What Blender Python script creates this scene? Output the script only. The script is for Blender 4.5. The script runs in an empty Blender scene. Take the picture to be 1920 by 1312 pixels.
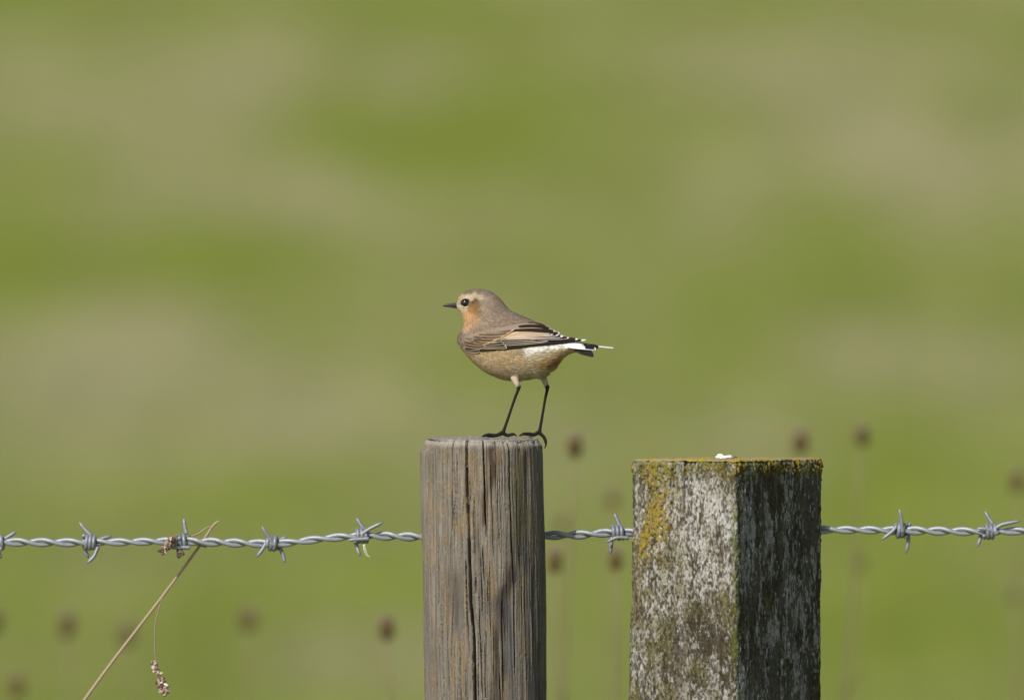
import bpy, math, random
import numpy as np
from mathutils import Vector

# ------------------------------------------------------------------ camera
R_ = math.radians
scene = bpy.context.scene
PXM = 2200.0                      # photo pixels per metre at the fence
DIST = 12.0
PITCH = R_(1.6)
POST_TOP = 1.15                   # height of the round post
ZC = POST_TOP + (821 - 656) / PXM # height of the middle of the picture at the fence
CAM = np.array([0.0, -DIST * math.cos(PITCH), ZC + DIST * math.sin(PITCH)])
cam_d = bpy.data.cameras.new('camera')
cam = bpy.data.objects.new('camera', cam_d)
scene.collection.objects.link(cam)
cam.location = CAM
cam.rotation_euler = (R_(90) - PITCH, 0, 0)
cam_d.sensor_width = 36
cam_d.lens = 36 * DIST / (1920 / PXM)
cam_d.clip_start = 0.5
cam_d.clip_end = 3000
cam_d.dof.use_dof = True
cam_d.dof.focus_distance = DIST
cam_d.dof.aperture_fstop = cam_d.lens / 88.0
scene.camera = cam

# ------------------------------------------------------------------ light
SUN_AZ, SUN_EL = R_(30), R_(39)   # azimuth: to the left of the line fence -> camera
to_sun = Vector((-math.sin(SUN_AZ) * math.cos(SUN_EL), -math.cos(SUN_AZ) * math.cos(SUN_EL), math.sin(SUN_EL)))
world = bpy.data.worlds.new('World')
scene.world = world
world.use_nodes = True
wn = world.node_tree
bg = wn.nodes['Background']
sky = wn.nodes.new('ShaderNodeTexSky')
sky.sky_type = 'NISHITA'
sky.sun_disc = False
sky.sun_elevation = SUN_EL
sky.sun_rotation = math.atan2(to_sun.x, to_sun.y)
sky.air_density = 1.0
sky.dust_density = 2.0
wn.links.new(sky.outputs['Color'], bg.inputs['Color'])
bg.inputs['Strength'].default_value = 0.088
sun_d = bpy.data.lights.new('sun', 'SUN')
sun_d.energy = 3.4
sun_d.angle = R_(0.6)
sun_d.color = (1.0, 0.95, 0.87)
sun = bpy.data.objects.new('sun', sun_d)
scene.collection.objects.link(sun)
sun.rotation_euler = to_sun.to_track_quat('Z', 'Y').to_euler()
vs = scene.view_settings
vs.view_transform = 'Standard'
vs.look = 'None'
vs.exposure = 0.3
vs.gamma = 1.0
scene.cycles.use_denoising = True
scene.cycles.max_bounces = 6

# ------------------------------------------------------------------ helpers
RNG = np.random.default_rng(7)
random.seed(7)
FWD = np.array([0, math.cos(PITCH), -math.sin(PITCH)])
UP = np.array([0, math.sin(PITCH), math.cos(PITCH)])


def ray(u, v):
    return FWD * DIST + np.array([1.0, 0, 0]) * ((u - 960) / PXM) + UP * ((656 - v) / PXM)


def W(u, v, y=0.0):
    """world point at depth y that the surveyed spot (u, v) of the photograph stands for"""
    d = ray(u, v)
    return CAM + d * ((y - CAM[1]) / d[1])


def WA(uv, y):
    u = np.asarray(uv[0], float)
    v = np.asarray(uv[1], float)
    y = np.asarray(y, float)
    dx = (u - 960) / PXM
    k = (656 - v) / PXM
    dy = FWD[1] * DIST + UP[1] * k
    dz = FWD[2] * DIST + UP[2] * k
    t = (y - CAM[1]) / dy
    return np.stack([CAM[0] + dx * t, y + 0 * t, CAM[2] + dz * t], -1)


def _hash(ix, iy, iz, seed):
    h = (ix.astype(np.int64) * 374761393 + iy.astype(np.int64) * 668265263 + iz.astype(np.int64) * 2147483647 + seed * 974634777)
    h = (h ^ (h >> 13)) * 1274126177
    h = h & 0x7fffffff
    h = (h ^ (h >> 16)) * 1103515245
    return ((h & 0xffffff) / float(0xffffff))


def vnoise(x, y, z=0.0, seed=0):
    x, y, z = np.broadcast_arrays(np.asarray(x, float), np.asarray(y, float), np.asarray(z, float))
    ix, iy, iz = np.floor(x), np.floor(y), np.floor(z)
    fx, fy, fz = x - ix, y - iy, z - iz
    fx, fy, fz = [f * f * (3 - 2 * f) for f in (fx, fy, fz)]
    out = 0
    for a in (0, 1):
        for b in (0, 1):
            for c in (0, 1):
                w = (fx if a else 1 - fx) * (fy if b else 1 - fy) * (fz if c else 1 - fz)
                out = out + w * _hash(ix + a, iy + b, iz + c, seed)
    return out


def fbm(x, y, z=0.0, seed=0, octaves=4, gain=0.5):
    a, s, n, f = 1.0, 0.0, 0.0, 1.0
    for o in range(octaves):
        s = s + a * vnoise(np.asarray(x) * f, np.asarray(y) * f, np.asarray(z) * f, seed + o * 17)
        n += a
        a *= gain
        f *= 2.03
    return s / n


def sstep(a, b, x):
    t = np.clip((np.asarray(x, float) - a) / (b - a), 0, 1)
    return t * t * (3 - 2 * t)


def mix(a, b, t):
    t = np.asarray(t)[..., None]
    return np.asarray(a) * (1 - t) + np.asarray(b) * t


def tag(o, label=None, cat=None, group=None, kind=None):
    if label: o['label'] = label
    if cat: o['category'] = cat
    if group: o['group'] = group
    if kind: o['kind'] = kind
    return o


def empty(name, loc):
    o = bpy.data.objects.new(name, None)
    scene.collection.objects.link(o)
    o.location = loc
    o.empty_display_size = 0.02
    return o


def make_mesh(name, verts, faces, cols=None, smooth=True):
    """faces: (N,3) or (N,4) array, or a list of such arrays"""
    if not isinstance(faces, list):
        faces = [faces]
    faces = [np.asarray(f, np.int32) for f in faces if len(f)]
    me = bpy.data.meshes.new(name)
    verts = np.asarray(verts, np.float32)
    me.vertices.add(len(verts))
    me.vertices.foreach_set('co', verts.ravel())
    loops = np.concatenate([f.ravel() for f in faces])
    tot = np.concatenate([np.full(len(f), f.shape[1], np.int32) for f in faces])
    start = np.concatenate([[0], np.cumsum(tot)[:-1]]).astype(np.int32)
    me.loops.add(len(loops))
    me.loops.foreach_set('vertex_index', loops)
    me.polygons.add(len(tot))
    me.polygons.foreach_set('loop_start', start)
    me.polygons.foreach_set('loop_total', tot)
    me.polygons.foreach_set('use_smooth', np.full(len(tot), smooth))
    me.update(calc_edges=True)
    if cols is not None:
        set_cols(me, cols)
    return me


def set_cols(me, cols):
    at = me.attributes.new('Col', 'FLOAT_COLOR', 'POINT')
    c = np.ones((len(me.vertices), 4), np.float32)
    c[:, :3] = np.clip(cols, 0, 1)
    at.data.foreach_set('color', c.ravel())


def add_obj(name, me, mat, parent=None):
    o = bpy.data.objects.new(name, me)
    scene.collection.objects.link(o)
    if mat and not me.materials:
        me.materials.append(mat)
    if parent:
        o.parent = parent
    return o


def grid_faces(nr, nc, wrap=False, off=0):
    r = np.arange(nr - 1)[:, None]
    c = np.arange(nc if wrap else nc - 1)[None, :]
    c2 = (c + 1) % nc
    a = r * nc + c
    b = r * nc + c2
    return (np.stack([a, b, b + nc, a + nc], -1).reshape(-1, 4) + off)


class Geo:
    """collects tubes, blobs and blades into one mesh"""
    def __init__(s):
        s.v, s.q, s.t, s.c, s.n = [], [], [], [], 0

    def add(s, v, q=None, t=None, col=(0.5, 0.5, 0.5)):
        v = np.asarray(v, float).reshape(-1, 3)
        s.v.append(v)
        if q is not None and len(q): s.q.append(np.asarray(q) + s.n)
        if t is not None and len(t): s.t.append(np.asarray(t) + s.n)
        col = np.asarray(col, float)
        s.c.append(np.broadcast_to(col, v.shape).copy())
        s.n += len(v)

    def tube(s, pts, rad, col=(0.5, 0.5, 0.5), seg=10, flat=1.0):
        pts = np.asarray(pts, float)
        n = len(pts)
        rad = np.broadcast_to(np.asarray(rad, float), (n,))
        tan = np.gradient(pts, axis=0)
        tan /= np.linalg.norm(tan, axis=1)[:, None] + 1e-12
        up = np.array([0, 0, 1.0]) if abs(tan[0][2]) < 0.9 else np.array([0, 1.0, 0])
        nrm = np.cross(tan[0], up); nrm /= np.linalg.norm(nrm)
        rings = []
        th = np.linspace(0, 2 * np.pi, seg, endpoint=False)
        for i in range(n):
            nrm = nrm - tan[i] * np.dot(nrm, tan[i])
            nrm /= np.linalg.norm(nrm)
            bi = np.cross(tan[i], nrm)
            rings.append(pts[i] + rad[i] * (np.cos(th)[:, None] * nrm + flat * np.sin(th)[:, None] * bi))
        v = np.concatenate(rings + [pts[:1], pts[-1:]])
        q = grid_faces(n, seg, True)
        a = np.arange(seg); b = (a + 1) % seg
        t0 = np.stack([b, a, np.full(seg, n * seg)], -1)
        l = (n - 1) * seg
        t1 = np.stack([l + a, l + b, np.full(seg, n * seg + 1)], -1)
        if np.asarray(col).ndim == 2:
            col = np.concatenate([np.repeat(col, seg, 0), col[:1], col[-1:]])
        s.add(v, q, np.concatenate([t0, t1]), col)

    def blob(s, cen, rad, col=(0.5, 0.5, 0.5), nu=12, nv=8, noise=0.0, rot=None, seed=0):
        th = np.linspace(0, np.pi, nv)[:, None]
        ph = np.linspace(0, 2 * np.pi, nu, endpoint=False)[None]
        d = np.stack([np.sin(th) * np.cos(ph), np.sin(th) * np.sin(ph), np.cos(th) + 0 * ph], -1).reshape(-1, 3)
        k = 1 + noise * (2 * fbm(d[:, 0] * 2 + 9.1, d[:, 1] * 2 + 3.3, d[:, 2] * 2 + seed, seed, 3) - 1)
        v = d * k[:, None] * np.asarray(rad)
        if rot is not None:
            v = v @ np.asarray(rot).T
        s.add(v + np.asarray(cen), grid_faces(nv, nu, True), None, col)

    def mesh(s, name, base=(0, 0, 0), smooth=True):
        return make_mesh(name, np.concatenate(s.v) - np.asarray(base), s.q + s.t, np.concatenate(s.c), smooth)


def spline(pts, n):
    """Catmull-Rom through the points"""
    p = np.asarray(pts, float)
    p = np.concatenate([[2 * p[0] - p[1]], p, [2 * p[-1] - p[-2]]])
    out = []
    m = len(p) - 3
    for t in np.linspace(0, m - 1e-9, n):
        i = int(t); f = t - i
        a, b, c, d = p[i:i + 4]
        out.append(0.5 * ((2 * b) + (c - a) * f + (2 * a - 5 * b + 4 * c - d) * f * f + (-a + 3 * b - 3 * c + d) * f ** 3))
    return np.array(out)


# ------------------------------------------------------------------ materials
def material(name, rough=0.8, var=0.15, nscale=400.0, stretch=(1, 1, 1), bump=0.0, bscale=800.0, bdist=0.0005,
             metallic=0.0, color=None, spec=0.3, sheen=0.0, trans=0.0):
    m = bpy.data.materials.new(name)
    m.use_nodes = True
    nt = m.node_tree
    N, L = nt.nodes, nt.links
    b = N['Principled BSDF']
    b.inputs['Roughness'].default_value = rough
    b.inputs['Metallic'].default_value = metallic
    b.inputs['Specular IOR Level'].default_value = spec
    if sheen:
        b.inputs['Sheen Weight'].default_value = sheen
        b.inputs['Sheen Roughness'].default_value = 0.6
    if color is None:
        src = N.new('ShaderNodeAttribute'); src.attribute_name = 'Col'; col = src.outputs['Color']
    else:
        src = N.new('ShaderNodeRGB'); src.outputs[0].default_value = (*color, 1); col = src.outputs[0]
    tc = N.new('ShaderNodeTexCoord')
    mp = N.new('ShaderNodeMapping'); mp.inputs['Scale'].default_value = stretch
    L.new(tc.outputs['Object'], mp.inputs['Vector'])
    nz = N.new('ShaderNodeTexNoise'); nz.inputs['Scale'].default_value = nscale; nz.inputs['Detail'].default_value = 4
    L.new(mp.outputs['Vector'], nz.inputs['Vector'])
    mr = N.new('ShaderNodeMapRange')
    mr.inputs['From Min'].default_value = 0.25; mr.inputs['From Max'].default_value = 0.75
    mr.inputs['To Min'].default_value = 1 - var; mr.inputs['To Max'].default_value = 1 + var
    L.new(nz.outputs['Fac'], mr.inputs['Value'])
    mu = N.new('ShaderNodeMix'); mu.data_type = 'RGBA'; mu.blend_type = 'MULTIPLY'; mu.inputs[0].default_value = 1
    L.new(col, mu.inputs[6]); L.new(mr.outputs[0], mu.inputs[7])
    L.new(mu.outputs[2], b.inputs['Base Color'])
    if bump:
        n2 = N.new('ShaderNodeTexNoise'); n2.inputs['Scale'].default_value = bscale; n2.inputs['Detail'].default_value = 5
        L.new(mp.outputs['Vector'], n2.inputs['Vector'])
        bp = N.new('ShaderNodeBump'); bp.inputs['Strength'].default_value = bump; bp.inputs['Distance'].default_value = bdist
        L.new(n2.outputs['Fac'], bp.inputs['Height'])
        L.new(bp.outputs['Normal'], b.inputs['Normal'])
    return m


M = dict(
    field=material('field_turf', 0.95, 0.25, 14.0, spec=0.1),
    grass=material('grass_blade', 0.75, 0.15, 60.0, spec=0.2),
    post=material('weathered_softwood', 0.88, 0.22, 420.0, (1, 1, 0.06), 0.6, 900.0, 0.0006, spec=0.2),
    oldpost=material('lichened_timber', 0.93, 0.25, 900.0, (1, 1, 0.5), 0.7, 1300.0, 0.0006, spec=0.15),
    wire=material('galvanised_wire', 0.48, 0.16, 500.0, (1, 1, 1), 0.25, 1500.0, 0.0002, metallic=0.25, spec=0.5),
    plumage=material('plumage', 0.85, 0.12, 1800.0, (1, 1, 1), 0.0, spec=0.12),
    feather=material('wing_feather', 0.72, 0.15, 1500.0, spec=0.18),
    horn=material('bill_horn', 0.42, 0.2, 900.0, color=(0.014, 0.0125, 0.012), bump=0.2, spec=0.5),
    eye=material('eye_gloss', 0.06, 0.0, 10.0, color=(0.006, 0.004, 0.003), spec=0.8),
    dry=material('dry_plant', 0.85, 0.2, 900.0, spec=0.15),
    chalk=material('white_dropping', 0.8, 0.15, 900.0, bump=0.5, bdist=0.0008),
)

# ------------------------------------------------------------------ the field
def ground_z(x, y):
    x = np.asarray(x, float); y = np.asarray(y, float)
    k = 0.056
    s = np.where(y < 14, 0, np.where(y < 22, (y - 14) ** 2 / 16 * k, (y - 18) * k))
    far = np.maximum(y - 110, 0)
    s = s - np.where(far > 0, far * k * 0.55, 0)
    und = 0.12 * (fbm(x / 9 + 31, y / 9 + 7, 0, 5, 2) - 0.5) * sstep(3, 20, np.abs(y)) + 0.02 * (fbm(x / 1.3, y / 1.3, 0, 6, 2) - 0.5)
    return s + und * (np.abs(y) > 0.5)


def ground_hit(u, v):
    d = ray(u, v)
    t = np.arange(1.0, 14.0, 0.004)
    p = CAM[None] + d[None] * t[:, None]
    below = p[:, 2] < ground_z(p[:, 0], p[:, 1])
    return p[int(np.argmax(below))]


# patches of fresh and of dry grass in the field: (u, v, half width, half height, green +, dry -)
PATCH = [(400, 490, 190, 55, 1.0), (20, 500, 90, 60, .9), (300, 470, 90, 30, .5), (770, 250, 280, 50, .75), (150, 290, 160, 40, .6),
         (1060, 490, 190, 50, .55), (1890, 400, 70, 70, .7), (1880, 470, 110, 40, .5), (1360, 560, 160, 60, .4), (960, 15, 1100, 40, .9), (150, 30, 300, 40, .5),
         (1700, 850, 200, 60, .8), (1640, 1190, 130, 80, 1.0), (1560, 960, 120, 60, .4), (560, 930, 260, 50, .7), (250, 960, 180, 50, .4),
         (720, 1060, 200, 60, .4), (60, 1150, 150, 60, .35), (430, 1150, 120, 60, .4), (1100, 1180, 90, 90, .5), (1850, 1180, 120, 60, .4),
         (560, 120, 300, 55, -.9), (1430, 110, 380, 60, -.8), (1760, 80, 200, 50, -.8), (1640, 290, 260, 60, -.9), (600, 385, 330, 40, -.9), (1000, 370, 200, 35, -.4),
         (250, 640, 260, 60, -.9), (600, 720, 300, 70, -.9), (120, 800, 200, 50, -.5), (1500, 660, 260, 55, -.6), (830, 600, 200, 40, -.4), (640, 810, 260, 35, -.6),
         (330, 1060, 300, 40, -.3), (620, 1240, 260, 60, -.8), (120, 1270, 200, 60, -.8), (1800, 1040, 140, 60, -.7), (1850, 690, 160, 50, -.4), (1430, 860, 300, 40, -.3)]
GP = []
for (u, v, ru, rv, a) in PATCH:
    p = ground_hit(u, v)
    e = ground_hit(u, v - rv); f = ground_hit(u, v + rv)
    sc = (p[1] - CAM[1]) / DIST / PXM
    GP.append((p[0], p[1], ru * sc * 0.8, abs(e[1] - f[1]) / 2, a))


def field_color(x, y):
    x = np.asarray(x, float); y = np.asarray(y, float)
    g = (fbm(x / 1.1 + 3, y / 5.0 + 8, 0, 21, 3) - 0.5) * 2.6 + (fbm(x / 0.32 + 3, y / 2.2 + 8, 0, 22, 2) - 0.5) * 1.5
    for (px, py, rx, ry, a) in GP:
        g = g + 1.1 * a * np.exp(-((x - px) / rx) ** 2 - ((y - py) / ry) ** 2)
    f = sstep(-1.3, 1.3, g)
    dry = np.array([0.268, 0.256, 0.125]); mid = np.array([0.208, 0.222, 0.070]); green = np.array([0.162, 0.198, 0.026])
    c = np.where((f < 0.5)[..., None], mix(dry, mid, np.clip(f * 2, 0, 1)), mix(mid, green, np.clip(f * 2 - 1, 0, 1)))
    n = fbm(x * 3, y * 3, 0, 44, 3)
    return c * (0.82 + 0.36 * n)[..., None]


def axis(dense, far):
    lo, hi, st = dense
    core = np.arange(lo, hi + st / 2, st)
    out = [hi]
    s = st
    r = []
    while out[-1] < far[1]:
        s *= 1.25; out.append(out[-1] + s)
    o2 = [lo]; s = st
    while o2[-1] > far[0]:
        s *= 1.25; o2.append(o2[-1] - s)
    return np.concatenate([np.array(o2[1:])[::-1], core, np.array(out[1:])])


gx = axis((-6, 6, 0.12), (-600, 600))
gy = axis((-1, 52, 0.2), (-60, 900))
GX, GY = np.meshgrid(gx, gy)
GZ = ground_z(GX, GY)
fm = make_mesh('field', np.stack([GX, GY, GZ], -1).reshape(-1, 3), grid_faces(len(gy), len(gx)), field_color(GX, GY).reshape(-1, 3))
tag(add_obj('field', fm, M['field']), 'rough pasture of green and dry grass rising behind the fence', 'field', kind='structure')

# grass blades over the part of the field near the fence and in view
def grass_mesh(n, x0, x1, y0, y1, hmin, hmax, wid):
    x = RNG.uniform(x0, x1, n); y = RNG.uniform(0, 1, n) ** 0.8 * (y1 - y0) + y0
    ok = np.abs(y) > 0.25
    x, y = x[ok], y[ok]; n = len(x)
    z = ground_z(x, y) - 0.004
    h = RNG.uniform(hmin, hmax, n); a = RNG.uniform(0, 2 * np.pi, n); ln = RNG.uniform(0.1, 0.7, n) * h; la = RNG.uniform(0, 2 * np.pi, n)
    dx, dy = np.cos(a) * wid, np.sin(a) * wid
    lx, ly = np.cos(la) * ln, np.sin(la) * ln
    V = np.stack([np.stack([x - dx, y - dy, z], -1), np.stack([x + dx, y + dy, z], -1),
                  np.stack([x + dx * .7 + lx * .35, y + dy * .7 + ly * .35, z + h * .6], -1), np.stack([x - dx * .7 + lx * .35, y - dy * .7 + ly * .35, z + h * .6], -1),
                  np.stack([x + lx, y + ly, z + h], -1)], 1)
    i = np.arange(n) * 5
    q = np.stack([i, i + 1, i + 2, i + 3], -1); t = np.stack([i + 3, i + 2, i + 4], -1)
    c = field_color(x, y) * RNG.uniform(0.8, 1.35, n)[:, None]
    return make_mesh('grass', V.reshape(-1, 3), [q, t], np.repeat(c, 5, 0))


tag(add_obj('grass', grass_mesh(70000, -5, 5, -1.5, 48, 0.03, 0.10, 0.003), M['grass']),
    'short green and straw coloured grass growing over the pasture', 'grass', kind='stuff')

# ------------------------------------------------------------------ round post
WIRE_Y = 0.037
RP_CX, RP_R = 904.0, 114.0 / PXM
rp_base = np.array([W(RP_CX, 820)[0], 0.0, 0.0])
rp_root = empty('round_fence_post', rp_base)
tag(rp_root, 'weathered round wooden fence post with vertical cracks, under the small bird', 'fence post')
LEAN = 6.5 / 480.0                       # leans to the right going down


def rp_theta(u, v):
    cx = RP_CX + LEAN * (v - 830)
    return math.asin(max(-0.995, min(0.995, (u - cx) / (RP_R * PXM))))


CR = [([(874.5, 818), (876, 917), (879, 987), (880, 1050), (883, 1125), (889, 1190), (891.7, 1330), (894, 1500)], 6.0, 12),
      ([(955, 818), (957, 917), (960, 1000), (965, 1100), (967, 1260)], 4.6, 11), ([(873, 1040), (875, 1112), (876, 1180)], 3.4, 8), ([(906.5, 830), (909.6, 917), (912, 1003)], 2.8, 7), ([(904.5, 1010), (908.5, 1092)], 1.8, 3),
      ([(816, 820), (817.6, 948), (818, 975)], 2.8, 7), ([(828.5, 1120), (833.6, 1330)], 3.0, 8), ([(831.6, 900), (834, 1040)], 1.7, 3), ([(849, 820), (849, 990)], 2.2, 5), ([(851, 1100), (846, 1250)], 1.5, 2.5),
      ([(988, 820), (989, 920)], 2.4, 6), ([(1008, 825), (1008.7, 905)], 1.7, 3), ([(985.7, 1045), (988.4, 1300)], 2.8, 7), ([(1004, 1050), (1006, 1340)], 2.8, 7), ([(941.6, 1115), (945.5, 1290)], 2.8, 6),
      ([(938, 1250), (941, 1360)], 2.2, 5), ([(800, 850), (803, 1010)], 1.5, 2.5), ([(862, 1180), (866, 1320)], 1.6, 3), ([(920, 860), (925, 1000)], 1.5, 2.5), ([(925, 1150), (928, 1330)], 1.6, 3), ([(899, 1170), (905, 1300)], 1.5, 2.5)]
for i in range(75):                       # hairline checks
    v0 = random.uniform(815, 1290); l = random.uniform(50, 190); s = random.uniform(-0.97, 0.97)
    u0 = RP_CX + s * 112 + LEAN * (v0 - 830)
    CR.append(([(u0, v0), (u0 + random.uniform(-2, 2), v0 + l * .5), (u0 + random.uniform(-3, 3) + LEAN * l, v0 + l)], random.uniform(1.0, 1.5), random.uniform(0.8, 2.0)))
back_cr = [(random.uniform(R_(95), R_(265)), random.uniform(0, .2), random.uniform(.1, .9), random.uniform(1.2, 3), random.uniform(2, 8)) for i in range(26)]

tA, tB = [rp_theta(*CR[k][0][0]) for k in (0, 1)]
near = np.array([0.15, 0.4, 0.62, 0.8, 0.95, 1.1, 1.3, 1.6]) / 1000 / RP_R
th = np.concatenate([np.linspace(-math.pi, -math.pi / 2, 130, endpoint=False), np.linspace(-math.pi / 2, math.pi / 2, 520, endpoint=False), np.linspace(math.pi / 2, math.pi, 130, endpoint=False)])
for t_ in (tA, tB):
    th = th[np.abs(th - t_) > 1.75 / 1000 / RP_R]
    th = np.concatenate([th, t_ - near, [t_], t_ + near])
th = np.sort(th)                          # 0 faces the camera
NT = len(th)
# radial rows on the end grain, then rows down the side
rr = np.concatenate([np.linspace(0.02, 0.90, 40), np.linspace(0.91, 1.0, 14)])
dz_side = np.concatenate([np.linspace(0.0004, 0.235, 420), np.linspace(0.237, 0.53, 130), np.linspace(0.54, POST_TOP + 0.25, 40)])
rows_r = np.concatenate([rr, np.ones(len(dz_side))])
rows_d = np.concatenate([np.zeros(len(rr)), dz_side])             # depth below the top
TH, RR = np.meshgrid(th, rows_r)
_, DD = np.meshgrid(th, rows_d)
def check_path(pts, rows_v):
    vv = np.array([p[1] for p in pts]); tt = np.array([rp_theta(*p) for p in pts])
    return np.interp(rows_v, vv, tt) + (fbm(rows_v / 14.0, pts[0][0] * 0.37, 0, 3, 3) - 0.5) * 1.4 / (RP_R * PXM)


rv_ = 820 + np.minimum(rows_d, 0.24) * PXM
pA, pB = check_path(CR[0][0], rv_), check_path(CR[1][0], rv_)
for r_ in range(len(rows_d)):
    TH[r_] = np.interp(th, [-math.pi, tA, tB, math.pi], [-math.pi, pA[r_], pB[r_], math.pi])
arc = TH * RP_R
crack = np.zeros_like(TH)
for pts, w, dep in CR:
    vv = np.array([p[1] for p in pts]); tt = np.array([rp_theta(*p) for p in pts])
    vs_ = 820 + rows_d * PXM
    v_eff = np.maximum(vs_, vv[0] if vv[0] < 832 else vs_)
    tc = check_path(pts, np.minimum(vs_, 820 + 0.24 * PXM))
    inside = sstep(vv[0] - 1, vv[0] + 22, v_eff) if vv[0] >= 832 else np.ones_like(v_eff)
    inside = inside * (1 - sstep(vv[-1] - 30, vv[-1], v_eff))
    # on the end grain the check runs inwards and fades
    if vv[0] < 832:
        inside = np.where(rows_d <= 0, sstep(1 - 0.11 * w, 1 - 0.05 * w, rows_r), inside)
    else:
        inside = np.where(rows_d <= 0, 0, inside)
    halfw = w / 2 / PXM * (0.8 + 0.4 * fbm(vs_ / 30.0, pts[0][0], 0, 9, 2)) * (0.35 + 0.65 * inside)
    dist = np.abs(TH - tc[:, None]) * RP_R * np.maximum(RR, 0.3)
    prof = np.clip(2.6 * (1 - dist / halfw[:, None]), 0, 1)
    crack = np.maximum(crack, prof * min(dep * 2.4, 26) / 1000 * inside[:, None])
for (t0, d0, d1, w, dep) in back_cr:
    t0 = (t0 + math.pi) % (2 * math.pi) - math.pi
    tc = t0 + (fbm(rows_d * 120, t0 * 7, 0, 4, 3) - .5) * .04
    ins = sstep(d0 - .01, d0 + .02, rows_d) * (1 - sstep(d0 + d1 - .05, d0 + d1, rows_d)) * (rows_d > 0)
    prof = np.clip(1.4 * (1 - np.abs(TH - tc[:, None]) * RP_R / (w / 2000)), 0, 1)
    crack = np.maximum(crack, prof * dep / 1000 * ins[:, None])
wx, wy = np.sin(TH), -np.cos(TH)
grain = fbm(arc * 1400, DD * 24, 0, 12, 3) - 0.5
grain2 = fbm(arc * 420, DD * 9 + 4, 0, 13, 3) - 0.5
lump = fbm(wx * 1.6 + 5, wy * 1.6 + 5, DD * 7, 14, 3) - 0.5
pits = np.clip(fbm(arc * 900, DD * 500, 0, 15, 2) - 0.68, 0, 1)
side = (DD > 0)
RAD = RP_R * RR + np.where(side | (RR > 0.97), 0.0009 * grain + 0.0010 * grain2 + 0.004 * lump - 0.002 * pits, 0) - np.where(side, crack, 0)
edge_r = 0.0028 * (0.5 + 1.2 * fbm(wx * 3, wy * 3, 2, 16, 3)) + 0.003 * sstep(0.6, 1, -wx)
chip = np.clip(fbm(arc * 260, 3.3, 0, 18, 3) - 0.55, 0, 1) * 0.012 * sstep(-0.2, 0.5, wx)
d_e = np.where(side, DD, 0)
RAD = RAD - np.where(side, edge_r * (1 - sstep(0, 1, DD / (edge_r * 2.2))), edge_r * sstep(0.9, 1, RR))
RAD = RAD - np.where(side & (DD < 0.012), chip * (1 - DD / 0.012), 0)
ring = np.sin((RR * RP_R + 0.002 * lump) * 2 * np.pi / 0.0031)
top_z = np.where(~side, -0.0005 + 0.0004 * ring + 0.0016 * (fbm(wx * RR * 14, wy * RR * 14, 0, 19, 4) - 0.5) - crack * 0.8 - 0.0012 * sstep(0.93, 1.0, RR), 0)
X = wx * RAD; Y = wy * RAD
Z = POST_TOP + top_z - DD - np.where(side, 0.0012, 0) + 0.0018 * (-X / RP_R) * 0 + 0.0016 * (Y / RP_R) * 0
flat_back = 0.0345
Y = np.where(Y > flat_back, flat_back + 0.02 * (Y - flat_back), Y)
X = X + LEAN * (DD - 0.005)
# colour: silvered grey wood, ochre streaks, damp stains with shapes of their own
vpx = 820 + DD * PXM
upx = RP_CX + LEAN * (vpx - 830) + wx * RP_R * PXM
grey = np.array([0.205, 0.185, 0.160]); ochre = np.array([0.265, 0.190, 0.100]); silver = np.array([0.31, 0.29, 0.262]); dark = np.array([0.045, 0.037, 0.033])
st = fbm(arc * 300 + 2, DD * 14, 0, 31, 4)
st2 = fbm(arc * 900, DD * 40, 0, 32, 3)
oc = sstep(0.47, 0.66, 0.55 * st + 0.45 * fbm(arc * 120, DD * 70, 0, 33, 4))
c = mix(grey, ochre, oc * 0.62)
c = mix(c, silver, sstep(0.55, 0.8, st2) * 0.45)
c = mix(c, np.array([0.075, 0.062, 0.050]), sstep(0.54, 0.70, fbm(arc * 1700 + 9, DD * 14, 0, 37, 2)) * 0.5)
c = c * (0.78 + 0.44 * fbm(arc * 60, DD * 22, 0, 38, 4))[..., None]
speck = fbm(arc * 1100, DD * 700, 0, 34, 2)
c = mix(c, np.array([0.40, 0.30, 0.16]), sstep(0.66, 0.78, speck) * 0.55)
c = mix(c, np.array([0.06, 0.05, 0.04]), sstep(0.66, 0.80, fbm(arc * 700, DD * 160, 0, 35, 2)) * 0.3)
def stain(pts, wid, amp, col, seed):
    global c
    vv = [p[1] for p in pts]; uu = [p[0] for p in pts]
    cu = np.interp(vpx, vv, uu) + 16 * (fbm(vpx / 40, seed, 0, seed, 3) - .5)
    ends = sstep(vv[0] - 30, vv[0] + 20, vpx) * (1 - sstep(vv[-1] - 20, vv[-1] + 30, vpx))
    m = np.exp(-((upx - cu) / wid) ** 2) * ends * (np.cos(TH) > 0) * (0.35 + 0.95 * sstep(.36, .62, fbm(arc * 420, DD * 16, 0, seed + 3, 3)))
    c = mix(c, np.asarray(col), np.clip(m * amp, 0, 0.92))
stain([(976, 950), (972, 1000), (968, 1050), (960, 1080), (945, 1110), (938, 1200), (935, 1330)], 13, .95, dark, 41)
stain([(985, 1000), (995, 1060), (1000, 1130), (1006, 1330)], 12, .85, (0.075, 0.075, 0.08), 42)
stain([(922, 820), (921, 880), (908, 940), (898, 1010), (893, 1040)], 7, 1.0, (0.075, 0.048, 0.030), 43)
stain([(976, 850), (975, 920), (976, 1010)], 15, .8, (0.10, 0.095, 0.050), 44)
stain([(845, 1060), (862, 1120), (840, 1180)], 17, .55, (0.09, 0.08, 0.075), 45)
stain([(965, 1110), (965, 1330)], 18, .7, (0.11, 0.11, 0.115), 46)
stain([(986, 818), (984, 842)], 20, .7, (0.07, 0.065, 0.04), 47)
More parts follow.
